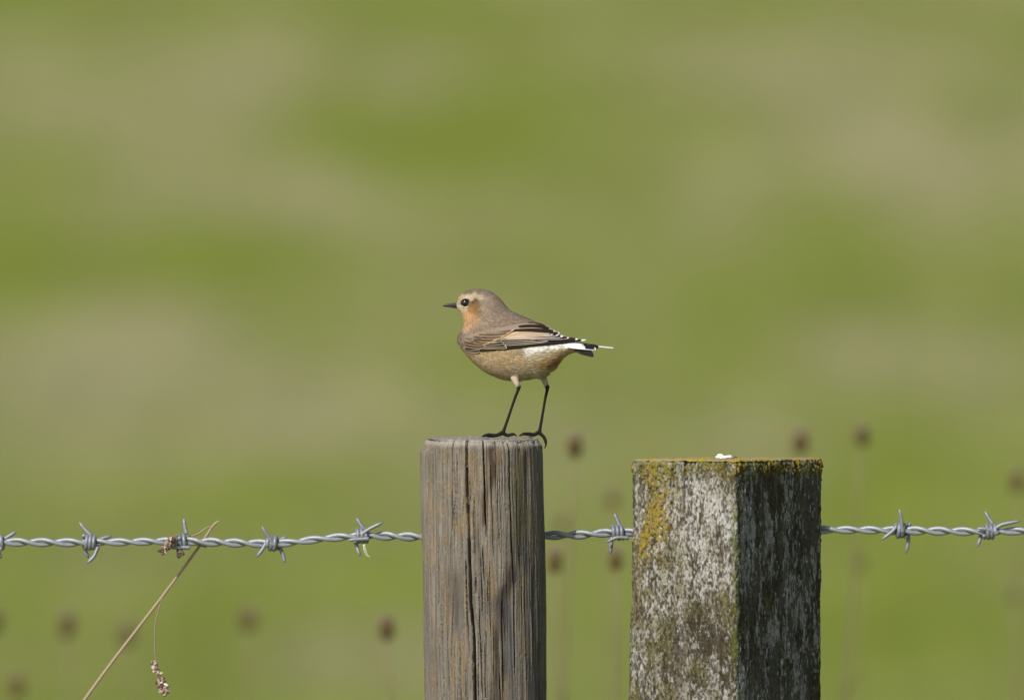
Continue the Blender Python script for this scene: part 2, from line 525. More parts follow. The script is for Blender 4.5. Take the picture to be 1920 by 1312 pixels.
endg = mix(np.array([0.34, 0.315, 0.27]), np.array([0.20, 0.175, 0.145]), sstep(0.3, 0.7, 0.5 + 0.25 * ring + 0.8 * (fbm(wx * RR * 20, wy * RR * 20, 0, 36, 3) - .5)))
c = c * 0.8
c = np.where(side[..., None], mix(c, silver * 1.05, (1 - sstep(0.001, 0.006, DD)) * 0.7), endg)
me = make_mesh('post_body', np.stack([X, Y, Z], -1).reshape(-1, 3), grid_faces(len(rows_r), NT, True)[:, ::-1], c.reshape(-1, 3))
add_obj('post_body', me, M['post'], rp_root)

# ------------------------------------------------------------------ old squared post
OP_TOPV = 863.0
F_Y = -0.104
pF = W(1381, OP_TOPV, F_Y)
pR = W(1541, OP_TOPV, 0.024)
pL = W(1178, OP_TOPV, -0.060)
op_base = np.array([W(1360, OP_TOPV)[0], -0.03, 0.0])
op_root = empty('squared_fence_post', op_base)
tag(op_root, 'old squared timber fence post covered in yellow and pale lichen and moss', 'fence post')
F2, R2, L2 = pF[:2], pR[:2], pL[:2]
dR = R2 - F2
tb = (0.0335 - L2[1]) / dR[1]
B2 = L2 + dR * tb
poly = [L2, F2, R2, np.array([R2[0] - 0.006, 0.0335]), B2]
# rounded outline, resampled
def round_poly(poly, rads, step):
    out = []
    n = len(poly)
    for i in range(n):
        p0, p1, p2 = poly[i - 1], poly[i], poly[(i + 1) % n]
        a = p0 - p1; b = p2 - p1
        a = a / np.linalg.norm(a); b = b / np.linalg.norm(b)
        r = rads[i]
        s, e = p1 + a * r, p1 + b * r
        for t in np.linspace(0, 1, 9):
            out.append((1 - t) ** 2 * s + 2 * t * (1 - t) * p1 + t * t * e)
    out = np.array(out)
    o2 = np.vstack([out, out[:1]])
    d = np.concatenate([[0], np.cumsum(np.linalg.norm(np.diff(o2, axis=0), axis=1))])
    m = int(d[-1] / step)
    t = np.linspace(0, d[-1], m, endpoint=False)
    return np.stack([np.interp(t, d, o2[:, 0]), np.interp(t, d, o2[:, 1])], -1)

ol = round_poly(poly, [0.012, 0.006, 0.004, 0.002, 0.01], 0.00056)
NO = len(ol)
cen = ol.mean(0)
tang = np.roll(ol, -1, 0) - np.roll(ol, 1, 0)
nrm = np.stack([tang[:, 1], -tang[:, 0]], -1); nrm /= np.linalg.norm(nrm, axis=1)[:, None]
if ((ol - cen) * nrm).sum() < 0: nrm = -nrm
seg = np.linalg.norm(np.diff(np.vstack([ol, ol[:1]]), axis=0), axis=1)
arcl = np.concatenate([[0], np.cumsum(seg)[:-1]])
OP_Z = W(1381, OP_TOPV, F_Y)[2]
kk = np.concatenate([np.linspace(0.02, 0.93, 30), np.linspace(0.94, 1, 8)])
dz2 = np.concatenate([np.linspace(0.0004, 0.222, 390), np.linspace(0.2245, 0.52, 130), np.linspace(0.53, OP_Z + 0.25, 34)])
rows_k = np.concatenate([kk, np.ones(len(dz2))]); rows_d = np.concatenate([np.zeros(len(kk)), dz2])
K = rows_k[:, None] + 0 * arcl[None]; D = rows_d[:, None] + 0 * arcl[None]; A = arcl[None] + 0 * K
side = D > 0
bx = cen[0] + (ol[None, :, 0] - cen[0]) * K; by = cen[1] + (ol[None, :, 1] - cen[1]) * K
upx = 960 + bx * PXM * DIST / (DIST + by); vpx = OP_TOPV + D * PXM
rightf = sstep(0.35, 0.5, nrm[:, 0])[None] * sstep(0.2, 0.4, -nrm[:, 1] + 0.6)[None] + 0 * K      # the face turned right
leftf = (nrm[:, 1] < -0.6)[None] + 0 * K
rough1 = fbm(A * 330, D * 70, 0, 51, 4) - 0.5
rough2 = fbm(A * 1000, D * 420, 0, 52, 3) - 0.5
rough3 = fbm(bx * 18, by * 18, D * 12, 53, 3) - 0.5
off = 0.0026 * rough1 + 0.0016 * rough2 + 0.004 * rough3
# checks in the wood
def check(u0, v0, v1, w, dep, slope=0.0):
    global off
    ulist = upx[-1]
    cu = u0 + slope * (vpx - v0) + 3 * (fbm(vpx / 25, u0, 0, 7, 3) - .5)
    ins = sstep(v0 - 1, v0 + 3, vpx) * (1 - sstep(v1 - 25, v1, vpx)) * (nrm[None, :, 1] < 0)
    pr = np.clip(1.4 * (1 - np.abs(upx - cu) / (w / 2)), 0, 1)
    off = off - pr * ins * dep * side
check(1285, 858, 990, 3.4, 0.007, -0.03)
check(1259, 940, 1010, 2.2, 0.003, -0.02)
check(1441, 1170, 1290, 3.0, 0.005)
check(1440, 880, 970, 2.0, 0.003)
check(1395, 865, 960, 2.4, 0.003)
check(1390, 950, 1090, 2.0, 0.003)
for i in range(40):
    v0 = random.uniform(860, 1280)
    check(random.uniform(1180, 1535), v0, v0 + random.uniform(40, 130), random.uniform(1.2, 2.2), random.uniform(0.001, 0.003), random.uniform(-.02, .02))
# lichen, moss
up_n = fbm(A * 95, D * 45, 0, 61, 4)
crust = fbm(A * 620, D * 330, 0, 62, 3)
fine = fbm(A * 950, D * 380, 0, 64, 3)
grit = fbm(A * 1500, D * 900, 0, 81, 2)
heart = np.exp(-((upx - 1320) / 62) ** 2) * (1 - sstep(1060, 1130, vpx)) * sstep(868, 905, vpx)
heart = heart + 0.6 * np.exp(-((upx - (1333 - (vpx - 1240) * .08)) / 14) ** 2) * sstep(1160, 1230, vpx) + 0.6 * np.exp(-((upx - 1212) / 9) ** 2) * sstep(1170, 1190, vpx) * (1 - sstep(1250, 1290, vpx)) + .35 * (1 - sstep(1195, 1215, upx)) * (1 - sstep(960, 1040, vpx))
brown = np.exp(-((upx - 1310) / 55) ** 2 - ((vpx - 1205) / 70) ** 2) + .8 * np.exp(-((upx - 1345) / 12) ** 2 - ((vpx - 1010) / 22) ** 2) + .5 * sstep(1100, 1200, vpx)
big = fbm(A * 38, D * 16, 0, 83, 3) - .5
pale = sstep(0.40, 0.62, 0.22 * big - 0.075 * brown - 0.012 + 0.48 * fbm(A * 210, D * 70, 0, 63, 4) + 0.52 * fine + 0.085 * heart - 0.01)
streak = fbm(A * 190, D * 12, 0, 65, 4)
bandY = np.exp(-((upx - (1226 + 9 * np.sin(vpx / 45.) + 14 * (fbm(vpx / 30, 2.2, 0, 82, 2) - .5))) / 24) ** 2) * (1 - sstep(1000, 1085, vpx)) * leftf
topY = (1 - sstep(866, 912, vpx + 40 * (up_n - .5))) * side
yel = sstep(0.52, 0.60, 0.5 * crust + 0.35 * up_n + 0.15 * grit + 0.135 * bandY + 0.075 * topY - 0.045) * np.clip(bandY * 1.8 + topY * 1.3 + 0.10 * rightf, 0, 1)
moss = np.clip(np.exp(-((upx - 1381 + 3) / 6.0) ** 2) * sstep(920, 960, vpx) * sstep(0.44, 0.62, fbm(A * 260, D * 110, 0, 67, 3) + .06), 0, 1)
moss = np.maximum(moss, topY * sstep(0.5, 0.62, fbm(A * 160, D * 100, 0, 68, 3) + 0.03) * 0.75)
off = off + 0.0014 * yel * (0.4 + crust) + 0.0010 * moss + 0.0006 * pale * leftf
off = off * side + np.where(side, 0, 0)
edge = 0.0016 * (0.6 + fbm(A * 160, 1.7, 0, 69, 3))
off = off - np.where(side, edge * (1 - sstep(0, 1, D / (edge * 2))), 0)
X = bx + nrm[None, :, 0] * off; Y = by + nrm[None, :, 1] * off
Y = np.minimum(Y, 0.0342)
spread = 1 + 0.03 * D / 0.2 * np.minimum(1, 0.2 / np.maximum(D, 1e-6)) * 0.8
X = np.where(X < F2[0], F2[0] + (X - F2[0]) * spread, X)
topn = np.where(side, 0, 0.0022 * (fbm(bx * 130, by * 130, 0, 71, 4) - 0.35) + 0.0012 * (fbm(bx * 600, by * 600, 0, 72, 3) - 0.4) - edge * 0.7 * sstep(0.95, 1, K))
Z = OP_Z - D + topn - 0.0225 * (by - F_Y) - np.where(side, edge * 0.4, 0)
# colours
base = mix(np.array([0.150, 0.132, 0.096]), np.array([0.072, 0.060, 0.036]), sstep(0.38, 0.62, streak))
c = mix(base, np.array([0.43, 0.42, 0.40]), pale * 0.92)
c = mix(c, np.array([0.165, 0.148, 0.062]), sstep(0.44, 0.66, fbm(A * 70 + 5, D * 40, 0, 75, 4)) * 0.60 * (1 - .6 * np.clip(heart, 0, 1)))
c = mix(c, np.array([0.040, 0.034, 0.022]), sstep(0.53, 0.64, fbm(A * 780, D * 330, 0, 74, 3)) * 0.80)
c = c * (0.52 + 0.74 * grit)[..., None] * (1 - 0.22 * np.clip(brown, 0, 1))[..., None]
# the right-hand face carries a dark film of algae
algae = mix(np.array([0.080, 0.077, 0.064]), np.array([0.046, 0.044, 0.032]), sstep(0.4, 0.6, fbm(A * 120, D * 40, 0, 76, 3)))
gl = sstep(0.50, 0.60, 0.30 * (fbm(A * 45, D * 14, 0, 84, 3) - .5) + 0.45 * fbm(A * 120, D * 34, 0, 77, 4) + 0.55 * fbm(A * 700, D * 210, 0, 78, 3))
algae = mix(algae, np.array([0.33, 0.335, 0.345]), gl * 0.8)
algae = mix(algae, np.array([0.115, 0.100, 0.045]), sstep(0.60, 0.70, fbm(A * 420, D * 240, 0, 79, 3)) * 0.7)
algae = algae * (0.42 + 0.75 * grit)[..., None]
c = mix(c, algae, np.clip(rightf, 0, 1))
c = mix(c, mix(np.array([0.27, 0.190, 0.022]), np.array([0.19, 0.155, 0.035]), sstep(.4, .6, fine)), yel * 0.9)
c = mix(c, np.array([0.095, 0.110, 0.022]), moss * 0.75)
ctop = mix(np.array([0.33, 0.235, 0.04]), np.array([0.27, 0.235, 0.14]), sstep(0.45, 0.65, fbm(bx * 120, by * 120, 0, 80, 3)))
c = np.where(side[..., None], c, ctop)
V = np.stack([X, Y, Z], -1) - op_base
fc = grid_faces(len(rows_k), NO, True)
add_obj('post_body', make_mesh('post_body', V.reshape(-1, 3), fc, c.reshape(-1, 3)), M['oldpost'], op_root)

# staples that hold the wire on the back of the posts
def staple(parent, base, u, v, y):
    g = Geo()
    p = W(u, v, y)
    h = 0.011
    a = np.linspace(0, np.pi, 12)
    pts = [p + np.array([0, -0.014, -h / 2])] + [p + np.array([0, 0.0045 * math.sin(t), -h / 2 * math.cos(t)]) for t in a] + [p + np.array([0, -0.014, h / 2])]
    g.tube(pts, 0.0016, (0.42, 0.43, 0.44), 8)
    add_obj('staple', g.mesh('staple', base), M['wire'], parent)

staple(rp_root, rp_base, 940, 1005, WIRE_Y + 0.0005)
staple(op_root, op_base, 1500, 994, WIRE_Y + 0.0005)

# ------------------------------------------------------------------ barbed wire
WP = [(-1400, 1006), (-700, 1012), (-180, 1017), (0, 1016), (165, 1016.5), (340, 1014.5), (510, 1018.5), (600, 1010), (680, 1004), (790, 1006), (905, 1005), (1020, 1003.5), (1090, 1002), (1157, 998), (1360, 996), (1545, 993), (1690, 994), (1857, 996.5), (1925, 995), (2100, 996), (2700, 1002), (3300, 1004)]
wu = np.linspace(-1400, 3300, 6200)
sp = spline(WP, 2600)
wv = np.interp(wu, sp[:, 0], sp[:, 1])
axis_pts = WA((wu, wv), np.full_like(wu, WIRE_Y))
wire_root = empty('barbed_wire', W(905, 1005, WIRE_Y))
wire_base = np.array(wire_root.location)
tag(wire_root, 'galvanised two-strand barbed wire strung behind the wooden posts', 'barbed wire')
RS = 4.35 / PXM
TURN = 91.0
BARBS = [-172, -3, 167, 341, 511, 678, 848, 1159, 1335, 1510, 1689, 1857, 2030]
for k in (0, 1):
    ph = 2 * np.pi * (wu / TURN) + k * np.pi + 0.35 * np.sin(wu / 70.0 + 1.3) + 2.2
    opn = np.zeros_like(wu)
    rh = RS * (1.02 + 0.12 * np.sin(wu / 53.0))
    pts = axis_pts + np.stack([0 * ph, np.cos(ph) * rh, np.sin(ph) * rh], -1)
    # front pass goes down to the right
    g = Geo()
    g.tube(pts[::2], RS * 0.98, (0.275, 0.295, 0.33), 12)
    add_obj('strand', g.mesh('strand', wire_base), M['wire'], wire_root)


def wire_at(u):
    return np.array([np.interp(u, wu, axis_pts[:, i]) for i in range(3)])


def make_barb(u, prongs, turns=2.6, c0=-9, c1=9, phase=0.0, sgn=1):
    """prongs: list of (start du, start dv, mid du, mid dv, tip du, tip dv, depth start mm, depth tip mm)"""
    cpt = wire_at(u)
    g = Geo()
    t = np.linspace(0, 1, 90)
    a = phase + sgn * 2 * np.pi * turns * t
    r = (8.8 + 2.8 + 0.5 * np.sin(a * 0.5)) / PXM
    pts = np.stack([(c0 + (c1 - c0) * t) / PXM, np.cos(a) * r * 0.95, np.sin(a) * r], -1) + cpt
    g.tube(pts, 4.0 / PXM, (0.21, 0.225, 0.255), 10)
    b = add_obj('barb', g.mesh('barb', wire_base), M['wire'], wire_root)
    for (su, sv, mu_, mv, tu, tv, d0, d1) in prongs:
        P = [cpt + np.array([su / PXM, d0 / 1000, -sv / PXM]), cpt + np.array([mu_ / PXM, (d0 + d1) / 2000, -mv / PXM]), cpt + np.array([tu / PXM, d1 / 1000, -tv / PXM])]
        cv = spline(P, 14)
        rad = np.linspace(3.9, 3.4, 14) / PXM; rad[-3:] = np.array([3.0, 2.2, 0.9]) / PXM
        gg = Geo()
        gg.tube(cv, rad, (0.22, 0.235, 0.27), 9)
        add_obj('point', gg.mesh('point', wire_base), M['wire'], b)
    return b


PR = {
    -3: [(6, -2, 18, -10, 34, -20, 3, 5), (-2, 8, 0, 20, 5, 31, 4, 3), (8, 6, 2, 16, -6, 26, -4, -4), (-6, -8, -12, -22, -16, -34, 2, 4)],
    167: [(4, -12, -8, -24, -19, -38, 3, 6), (16, -3, 28, -8, 42, -11, 5, 7), (-10, 6, -6, 20, -1, 29, 4, 4), (17, 8, 9, 26, -4, 39, -2, -5)],
    341: [(9, -13, 5, -28, 4, -43, 3, 5), (22, 3, 34, 6, 47, 11, 5, 7), (16, 11, -6, 11, -28, 11, -5, -6), (-8, 9, -7, 22, -6, 33, 4, 2)],
    511: [(4, 4, -8, -14, -20, -33, -5, -6), (-12, -2, -19, 11, -30, 25, -4, -6), (14, 8, 20, 24, 23, 37, 4, 2), (14, -6, 20, -9, 27, -11, 5, 6)],
    678: [(4, -12, -4, -24, -10, -33, 3, 5), (-2, -2, 16, -14, 41, -26, -5, -6), (-12, 8, -8, 24, -3, 38, 2, -2), (14, 5, -6, 6, -26, 8, -5.5, -6)],
    1159: [(3, -12, -2, -24, -7, -36, 3, 5), (20, 10, -2, 9, -22, 18, -4.5, -6), (-12, 8, -13, 24, -15, 40, 2, 0), (22, -2, 34, -4, 44, -8, 4, 4)],
    1689: [(2, 4, 1, -18, -3, -41, -5, -6), (-8, -8, -18, 3, -37, 17, -4, -6), (14, 6, 14, 22, 10, 43, 4, 2), (10, -4, 14, -8, 20, -14, 5, 6)],
    1857: [(5, -14, -2, -24, -10, -38, 3, 5), (6, -4, 22, -14, 57, -21, -4, -5), (16, 2, -6, -5, -26, -7, -5, -6), (-16, -4, -19, 12, -24, 29, 3, 1)],
}
for i, u in enumerate(BARBS):
    base_u = u if u in PR else [167, 511, 678, 1689][i % 4]
    if u in (848, 1335, 1510):
        continue                          # hidden behind the posts
    make_barb(u, PR[base_u], 2.5 + 0.25 * (i % 3), -10 - (i % 2) * 2, 8 + (i % 3), phase=0.9 * i, sgn=1 if i % 2 else -1)

# wisp of wool on a barb
g = Geo()
for k in range(3):
    P = [W(681 + k, 1020, WIRE_Y - .006), W(682 + k * 2, 1030, WIRE_Y - .006), W(685 + 2 * k, 1038, WIRE_Y - .005), W(689 + 2.5 * k, 1043 + k, WIRE_Y - .004)]
    g.tube(spline(P, 14), 0.00022, (0.8, 0.78, 0.72), 5)
wb = W(681, 1020, WIRE_Y)
o = add_obj('wool_wisp', g.mesh('wool_wisp', wb), M['dry']); o.location = wb
tag(o, 'thin white wisp of wool hanging from a wire barb beside the round post', 'wool')

# ------------------------------------------------------------------ the bird
def catmull_closed(p, n=8):
    p = np.asarray(p, float)
    out = []
    m = len(p)
    for i in range(m):
        a, b, c_, d = p[i - 1], p[i], p[(i + 1) % m], p[(i + 2) % m]
        for f in np.linspace(0, 1, n, endpoint=False):
            out.append(0.5 * ((2 * b) + (c_ - a) * f + (2 * a - 5 * b + 4 * c_ - d) * f * f + (-a + 3 * b - 3 * c_ + d) * f ** 3))
    return np.array(out)


HEADP = [(857, 566), (858.5, 561), (862.5, 553.5), (871, 547.5), (883.8, 543.3), (898, 542), (914, 544), (926, 550.4), (937, 560), (947.5, 572.5), (954.6, 580), (970.5, 588.5), (988, 596)]
UNDER = [(1068, 663.7), (1053.8, 673.4), (1043, 687.6), (1032.5, 698), (1020, 704.4), (997, 709.7), (974, 712.5), (944, 710.5), (926, 705), (908.5, 696.5), (894.4, 685.8), (878.4, 670), (867.8, 656), (860.5, 645), (858.5, 635), (862, 625), (867.5, 615.5), (869.5, 606), (867, 594), (862, 583.5), (857.5, 578), (855.5, 572)]
body_poly = catmull_closed(HEADP + [(1007, 605), (1027, 614), (1043, 624), (1058, 634), (1072, 642), (1090, 648.5), (1098, 651.5), (1090, 656.5)] + UNDER)
wing_poly = catmull_closed(HEADP + [(1007, 604.5), (1029, 611.5), (1041, 617), (1055.5, 625.6), (1071.5, 632.7), (1092, 636.5), (1101, 640), (1101, 649), (1090, 656)] + UNDER)


def in_poly(px, py, poly):
    ins = np.zeros(px.shape, bool)
    x0, y0 = poly[:, 0], poly[:, 1]
    x1, y1 = np.roll(x0, -1), np.roll(y0, -1)
    for a, b, c_, d in zip(x0, y0, x1, y1):
        if b == d: continue
        cond = ((b > py) != (d > py)) & (px < (c_ - a) * (py - b) / (d - b) + a)
        ins ^= cond
    return ins


class Inflate:
    """half thickness of a rounded body with the given side outline (Poisson inflation)"""
    def __init__(s, poly, k):
        s.u0, s.v0, s.k = 845.0, 532.0, k
        f = None
        for h in (4.0, 2.0, 1.0, 0.5):
            nx, ny = int(270 / h) + 1, int(196 / h) + 1
            gx_, gy_ = np.meshgrid(s.u0 + np.arange(nx) * h, s.v0 + np.arange(ny) * h)
            m = in_poly(gx_, gy_, poly)
            if f is None:
                f = np.zeros((ny, nx))
            else:
                yi = np.clip(np.arange(ny) // 2, 0, f.shape[0] - 1); xi = np.clip(np.arange(nx) // 2, 0, f.shape[1] - 1)
                f = f[yi][:, xi]
            f = f * m
            for it in range(900 if h >= 2 else 260):
                n = np.zeros_like(f)
                n[1:-1, 1:-1] = 0.25 * (f[1:-1, 2:] + f[1:-1, :-2] + f[2:, 1:-1] + f[:-2, 1:-1]) + h * h * 0.25 * 4.0 / 1.0
                f = n * m
        s.h, s.f = 0.5, f

    def __call__(s, u, v):
        x = np.clip((np.asarray(u, float) - s.u0) / s.h, 0, s.f.shape[1] - 1.001)
        y = np.clip((np.asarray(v, float) - s.v0) / s.h, 0, s.f.shape[0] - 1.001)
        ix, iy = x.astype(int), y.astype(int)
        fx, fy = x - ix, y - iy
        f = s.f
        val = (f[iy, ix] * (1 - fx) * (1 - fy) + f[iy, ix + 1] * fx * (1 - fy) + f[iy + 1, ix] * (1 - fx) * fy + f[iy + 1, ix + 1] * fx * fy)
        return np.sqrt(np.maximum(val, 0)) * s.k / PXM      # metres


HB = Inflate(body_poly, 0.60)
HW = Inflate(wing_poly, 0.61)

bird_base = np.array([W(977, 820)[0], 0.0, POST_TOP])
bird = empty('small_bird', bird_base)
tag(bird, 'small buff and grey-brown songbird with dark wings standing on the round post', 'bird')


def S(u, v, y):                      # side-view spot -> world, without perspective shift
    p = W(u, v, 0.0)
    return np.array([p[0], y, p[2]])


def SA(u, v, y):
    p = WA((u, v), 0 * np.asarray(u, float))
    p[..., 1] = y
    return p


# plumage colours at places on the side of the bird, plus darker vent spots
GB = (0.285, 0.215, 0.16)            # grey-brown back
PL = [(858, 565, .50, .38, .24), (866, 556, .52, .40, .26), (876, 556, .56, .45, .30), (888, 553.5, .50, .40, .28), (900, 556, .48, .38, .26), (912, 559, .34, .27, .195),
      (862, 568, .36, .28, .20), (864, 565, .52, .41, .28), (862, 575, .62, .50, .36), (860, 579, .62, .48, .33), (868, 577, .56, .47, .36), (884, 562, .50, .40, .28),
      (884, 573, .22, .13, .055), (892, 568, .22, .14, .075), (889, 576, .25, .135, .045), (882, 579, .36, .19, .065), (893, 573, .22, .13, .055), (894, 582, .30, .19, .10), (886, 565, .10, .06, .03), (890, 564, .13, .075, .035), (881, 567, .20, .12, .06),
      (872, 549, .24, .18, .13), (880, 547, .24, .18, .13), (895, 546.5, .24, .18, .135), (910, 550, .26, .2, .15), (922, 556, *GB), (905, 566, .29, .23, .17), (920, 572, *GB), (935, 570, .27, .215, .165), (905, 580, .32, .25, .18),
      (866, 588, .66, .40, .21), (872, 594, .66, .38, .19), (880, 590, .60, .34, .165), (874, 604, .62, .38, .20), (872, 612, .52, .36, .22), (888, 598, .44, .28, .16),
      (893, 606, .32, .24, .17), (884, 616, .32, .245, .18), (870, 622, .33, .26, .195), (905, 600, .30, .235, .175), (925, 595, .30, .23, .17), (950, 600, .29, .22, .165), (930, 615, .32, .24, .165), (905, 622, .31, .235, .17), (960, 592, .28, .22, .165), (985, 603, .28, .215, .16), (1010, 612, .25, .19, .14),
      (862, 636, .31, .24, .18), (872, 640, .34, .25, .17), (864, 648, .40, .29, .18), (880, 655, .42, .30, .17), (872, 660, .46, .32, .17),
      (890, 668, .56, .43, .25), (905, 664, .60, .45, .26), (925, 668, .60, .44, .265), (900, 680, .56, .43, .27), (920, 685, .58, .44, .285), (940, 675, .57, .40, .235), (955, 664, .54, .40, .25), (968, 660, .50, .38, .24), (970, 672, .60, .43, .27),
      (930, 697, .56, .44, .30), (950, 700, .58, .46, .33), (960, 685, .57, .43, .285), (980, 680, .57, .42, .27), (985, 695, .58, .46, .32), (970, 705, .54, .44, .32), (1000, 690, .50, .37, .22),
      (985, 655, .86, .84, .82), (992, 650, .90, .89, .89), (984, 661, .80, .76, .70), (1005, 646, .95, .95, .95), (1000, 650, .95, .95, .95), (1012, 650, .95, .95, .95), (1025, 648, .95, .95, .95), (1040, 648, .95, .95, .95), (1055, 650, .95, .95, .93), (1025, 642, .95, .95, .95), (1045, 643, .92, .92, .92), (1065, 647, .92, .92, .92), (1085, 650, .90, .90, .90), (1000, 655, .84, .80, .72), (1020, 652, .84, .79, .68), (1045, 651, .84, .76, .62),
      (992, 668, .66, .54, .38), (1005, 668, .64, .52, .34), (1016, 663, .62, .50, .32), (1030, 662, .64, .50, .30), (1045, 660, .58, .42, .20), (1060, 657, .58, .42, .22), (1075, 656, .55, .40, .22),
      (1035, 672, .56, .38, .16), (1015, 678, .50, .36, .18), (1010, 684, .42, .26, .10), (1024, 682, .42, .25, .10), (1022, 688.5, .22, .14, .07), (1032, 687, .24, .15, .07), (1036, 678, .30, .19, .08), (1040, 682, .46, .31, .15), (1000, 700, .56, .46, .33), (1015, 700, .54, .44, .31), (1030, 692, .50, .38, .24), (996, 697, .66, .58, .48)]  # includes a few darker brown spots around the vent
PL = np.array(PL)


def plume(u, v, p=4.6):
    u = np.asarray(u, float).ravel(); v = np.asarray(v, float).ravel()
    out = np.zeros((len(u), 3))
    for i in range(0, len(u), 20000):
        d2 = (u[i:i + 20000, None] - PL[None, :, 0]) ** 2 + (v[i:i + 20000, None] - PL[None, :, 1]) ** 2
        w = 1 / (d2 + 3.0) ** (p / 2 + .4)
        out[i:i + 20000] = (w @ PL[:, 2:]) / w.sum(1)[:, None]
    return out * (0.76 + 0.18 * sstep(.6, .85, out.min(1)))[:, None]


# trunk and head: level rings
pv = body_poly[:, 1]
rows_v = np.linspace(pv.min() + 0.25, pv.max() - 0.25, 250)
nring = 72
ta = np.linspace(0, 2 * np.pi, nring, endpoint=False)
RV = []
x0_, y0_ = body_poly[:, 0], body_poly[:, 1]
x1_, y1_ = np.roll(x0_, -1), np.roll(y0_, -1)
for v in rows_v:
    m = ((y0_ > v) != (y1_ > v))
    xs = x0_[m] + (v - y0_[m]) / (y1_[m] - y0_[m]) * (x1_[m] - x0_[m])
    lo, hi = xs.min(), xs.max()
    uu = (lo + hi) / 2 - (hi - lo) / 2 * np.cos(ta)
    RV.append(uu)
RU = np.array(RV); RVV = rows_v[:, None] + 0 * RU
HY = HB(RU, RVV)
for it in range(6):                  # even out the grid of thicknesses
    HY = 0.5 * HY + 0.125 * (np.roll(HY, 1, 1) + np.roll(HY, -1, 1)) + 0.125 * (np.vstack([HY[:1], HY[:-1]]) + np.vstack([HY[1:], HY[-1:]]))
YS = -np.sign(np.sin(ta))[None] * HY
YS[:, 0] *= 0; YS[:, nring // 2] *= 0
VB = SA(RU.ravel(), RVV.ravel(), YS.ravel())
g = Geo()
nb = len(VB)
capv = np.stack([VB[:nring].mean(0), VB[-nring:].mean(0)])
a = np.arange(nring); b_ = (a + 1) % nring
body_quads = grid_faces(len(rows_v), nring, True)
g.add(np.concatenate([VB, capv]), body_quads, np.concatenate([np.stack([b_, a, np.full(nring, nb)], -1), np.stack([nb - nring + a, nb - nring + b_, np.full(nring, nb + 1)], -1)]))

# legs with feathered thighs, toes and claws
NY, FY = -0.0115, 0.0095
def leg(y, thigh, hock, ankle, front, hind, spread):
    k = 1 / PXM
    path = [(thigh[0], thigh[1] - 14), thigh, ((thigh[0] * .45 + hock[0] * .55), (thigh[1] * .45 + hock[1] * .55)), hock]
    P = spline([S(u, v, y * f) for (u, v), f in zip(path, (.45, .75, 1, 1))], 18)
    g.tube(P, np.interp(np.linspace(0, 1, 18), [0, .3, .65, 1], [8.5, 7.6, 5.4, 3.9]) * k, seg=14)
    P = spline([S(hock[0] - .3, hock[1] - 5, y), S(hock[0], hock[1], y), S(hock[0] * .75 + ankle[0] * .25 - .6, hock[1] * .75 + ankle[1] * .25, y), S(hock[0] * .3 + ankle[0] * .7, hock[1] * .3 + ankle[1] * .7, y), S(*ankle, y)], 24)
    g.tube(P, np.interp(np.linspace(0, 1, 24), [0, .12, .3, .6, .9, 1], [3.0, 4.1, 3.0, 2.5, 2.9, 4.4]) * k, seg=12)
    for (dst, dy) in front:
        pts = [S(ankle[0], ankle[1] - 2, y)] + [S(u, v, y + dy * t) for (u, v), t in zip(dst, np.linspace(.35, 1, len(dst)))]
        n = 20
        g.tube(spline(pts, n), np.interp(np.linspace(0, 1, n), [0, .2, .74, .8, 1], [4.2, 3.4, 3.1, 2.0, .7]) * k, seg=10)
    pts = [S(ankle[0] - 1, ankle[1] - 2, y)] + [S(u, v, y + hind[1] * t) for (u, v), t in zip(hind[0], np.linspace(.4, 1, len(hind[0])))]
    g.tube(spline(pts, 24), np.interp(np.linspace(0, 1, 24), [0, .2, .62, .7, 1], [4.2, 3.4, 3.1, 2.1, .75]) * k, seg=10)

leg(NY, (964, 706), (972.6, 727), (942.5, 812),
    [([(930, 815), (919, 814), (911, 814.5), (905, 818)], -.012), ([(930, 815.5), (918, 816), (910, 815), (902.5, 818)], .003), ([(933, 815), (922, 815), (915, 814.5), (909, 818)], .013)],
    ([(951, 815), (959, 813.5), (965, 813.5), (969.5, 818)], .002), 1)
leg(FY, (1017, 703), (1026.5, 729), (1011, 812.5),
    [([(1000, 815.5), (990, 813.5), (982, 813.5), (974, 817.5)], -.012), ([(1000, 815.5), (989, 814.5), (981, 814), (973, 817.5)], .002), ([(1002, 815), (993, 814.5), (986, 814.5), (979, 818)], .012)],
    ([(1016, 816), (1020.5, 821), (1023, 828), (1023.5, 835), (1020.5, 841.5)], -.002), 1)
tmp = add_obj('tmp_bird', make_mesh('tmp_bird', np.concatenate(g.v) - bird_base, g.q + g.t), None)
mod = tmp.modifiers.new('r', 'REMESH'); mod.mode = 'VOXEL'; mod.voxel_size = 0.00036; mod.use_smooth_shade = True
sm = tmp.modifiers.new('s', 'SMOOTH'); sm.factor = 0.4; sm.iterations = 1
dg = bpy.context.evaluated_depsgraph_get()
bm = bpy.data.meshes.new_from_object(tmp.evaluated_get(dg))
bpy.data.objects.remove(tmp)
bm.name = 'body'
nv = len(bm.vertices)
co = np.empty(nv * 3, np.float32); bm.vertices.foreach_get('co', co); co = co.reshape(-1, 3).astype(float) + bird_base
zrow = W(960, 656)[2]
bu = 960 + co[:, 0] * PXM; bv = 656 - (co[:, 2] - zrow) * PXM * math.cos(PITCH)
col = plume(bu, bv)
n1 = fbm(bu / 9, bv / 2.2, co[:, 1] * 400, 91, 3)
col = col * (0.84 + 0.32 * n1)[:, None]
legm = (bv > 709.5) & ((np.abs(bu - 968) < 13) | (np.abs(bu - 1023) < 11)) | (bv > 715)
tib = np.array([0.36, 0.305, 0.25]); drk = np.array([0.018, 0.015, 0.014])
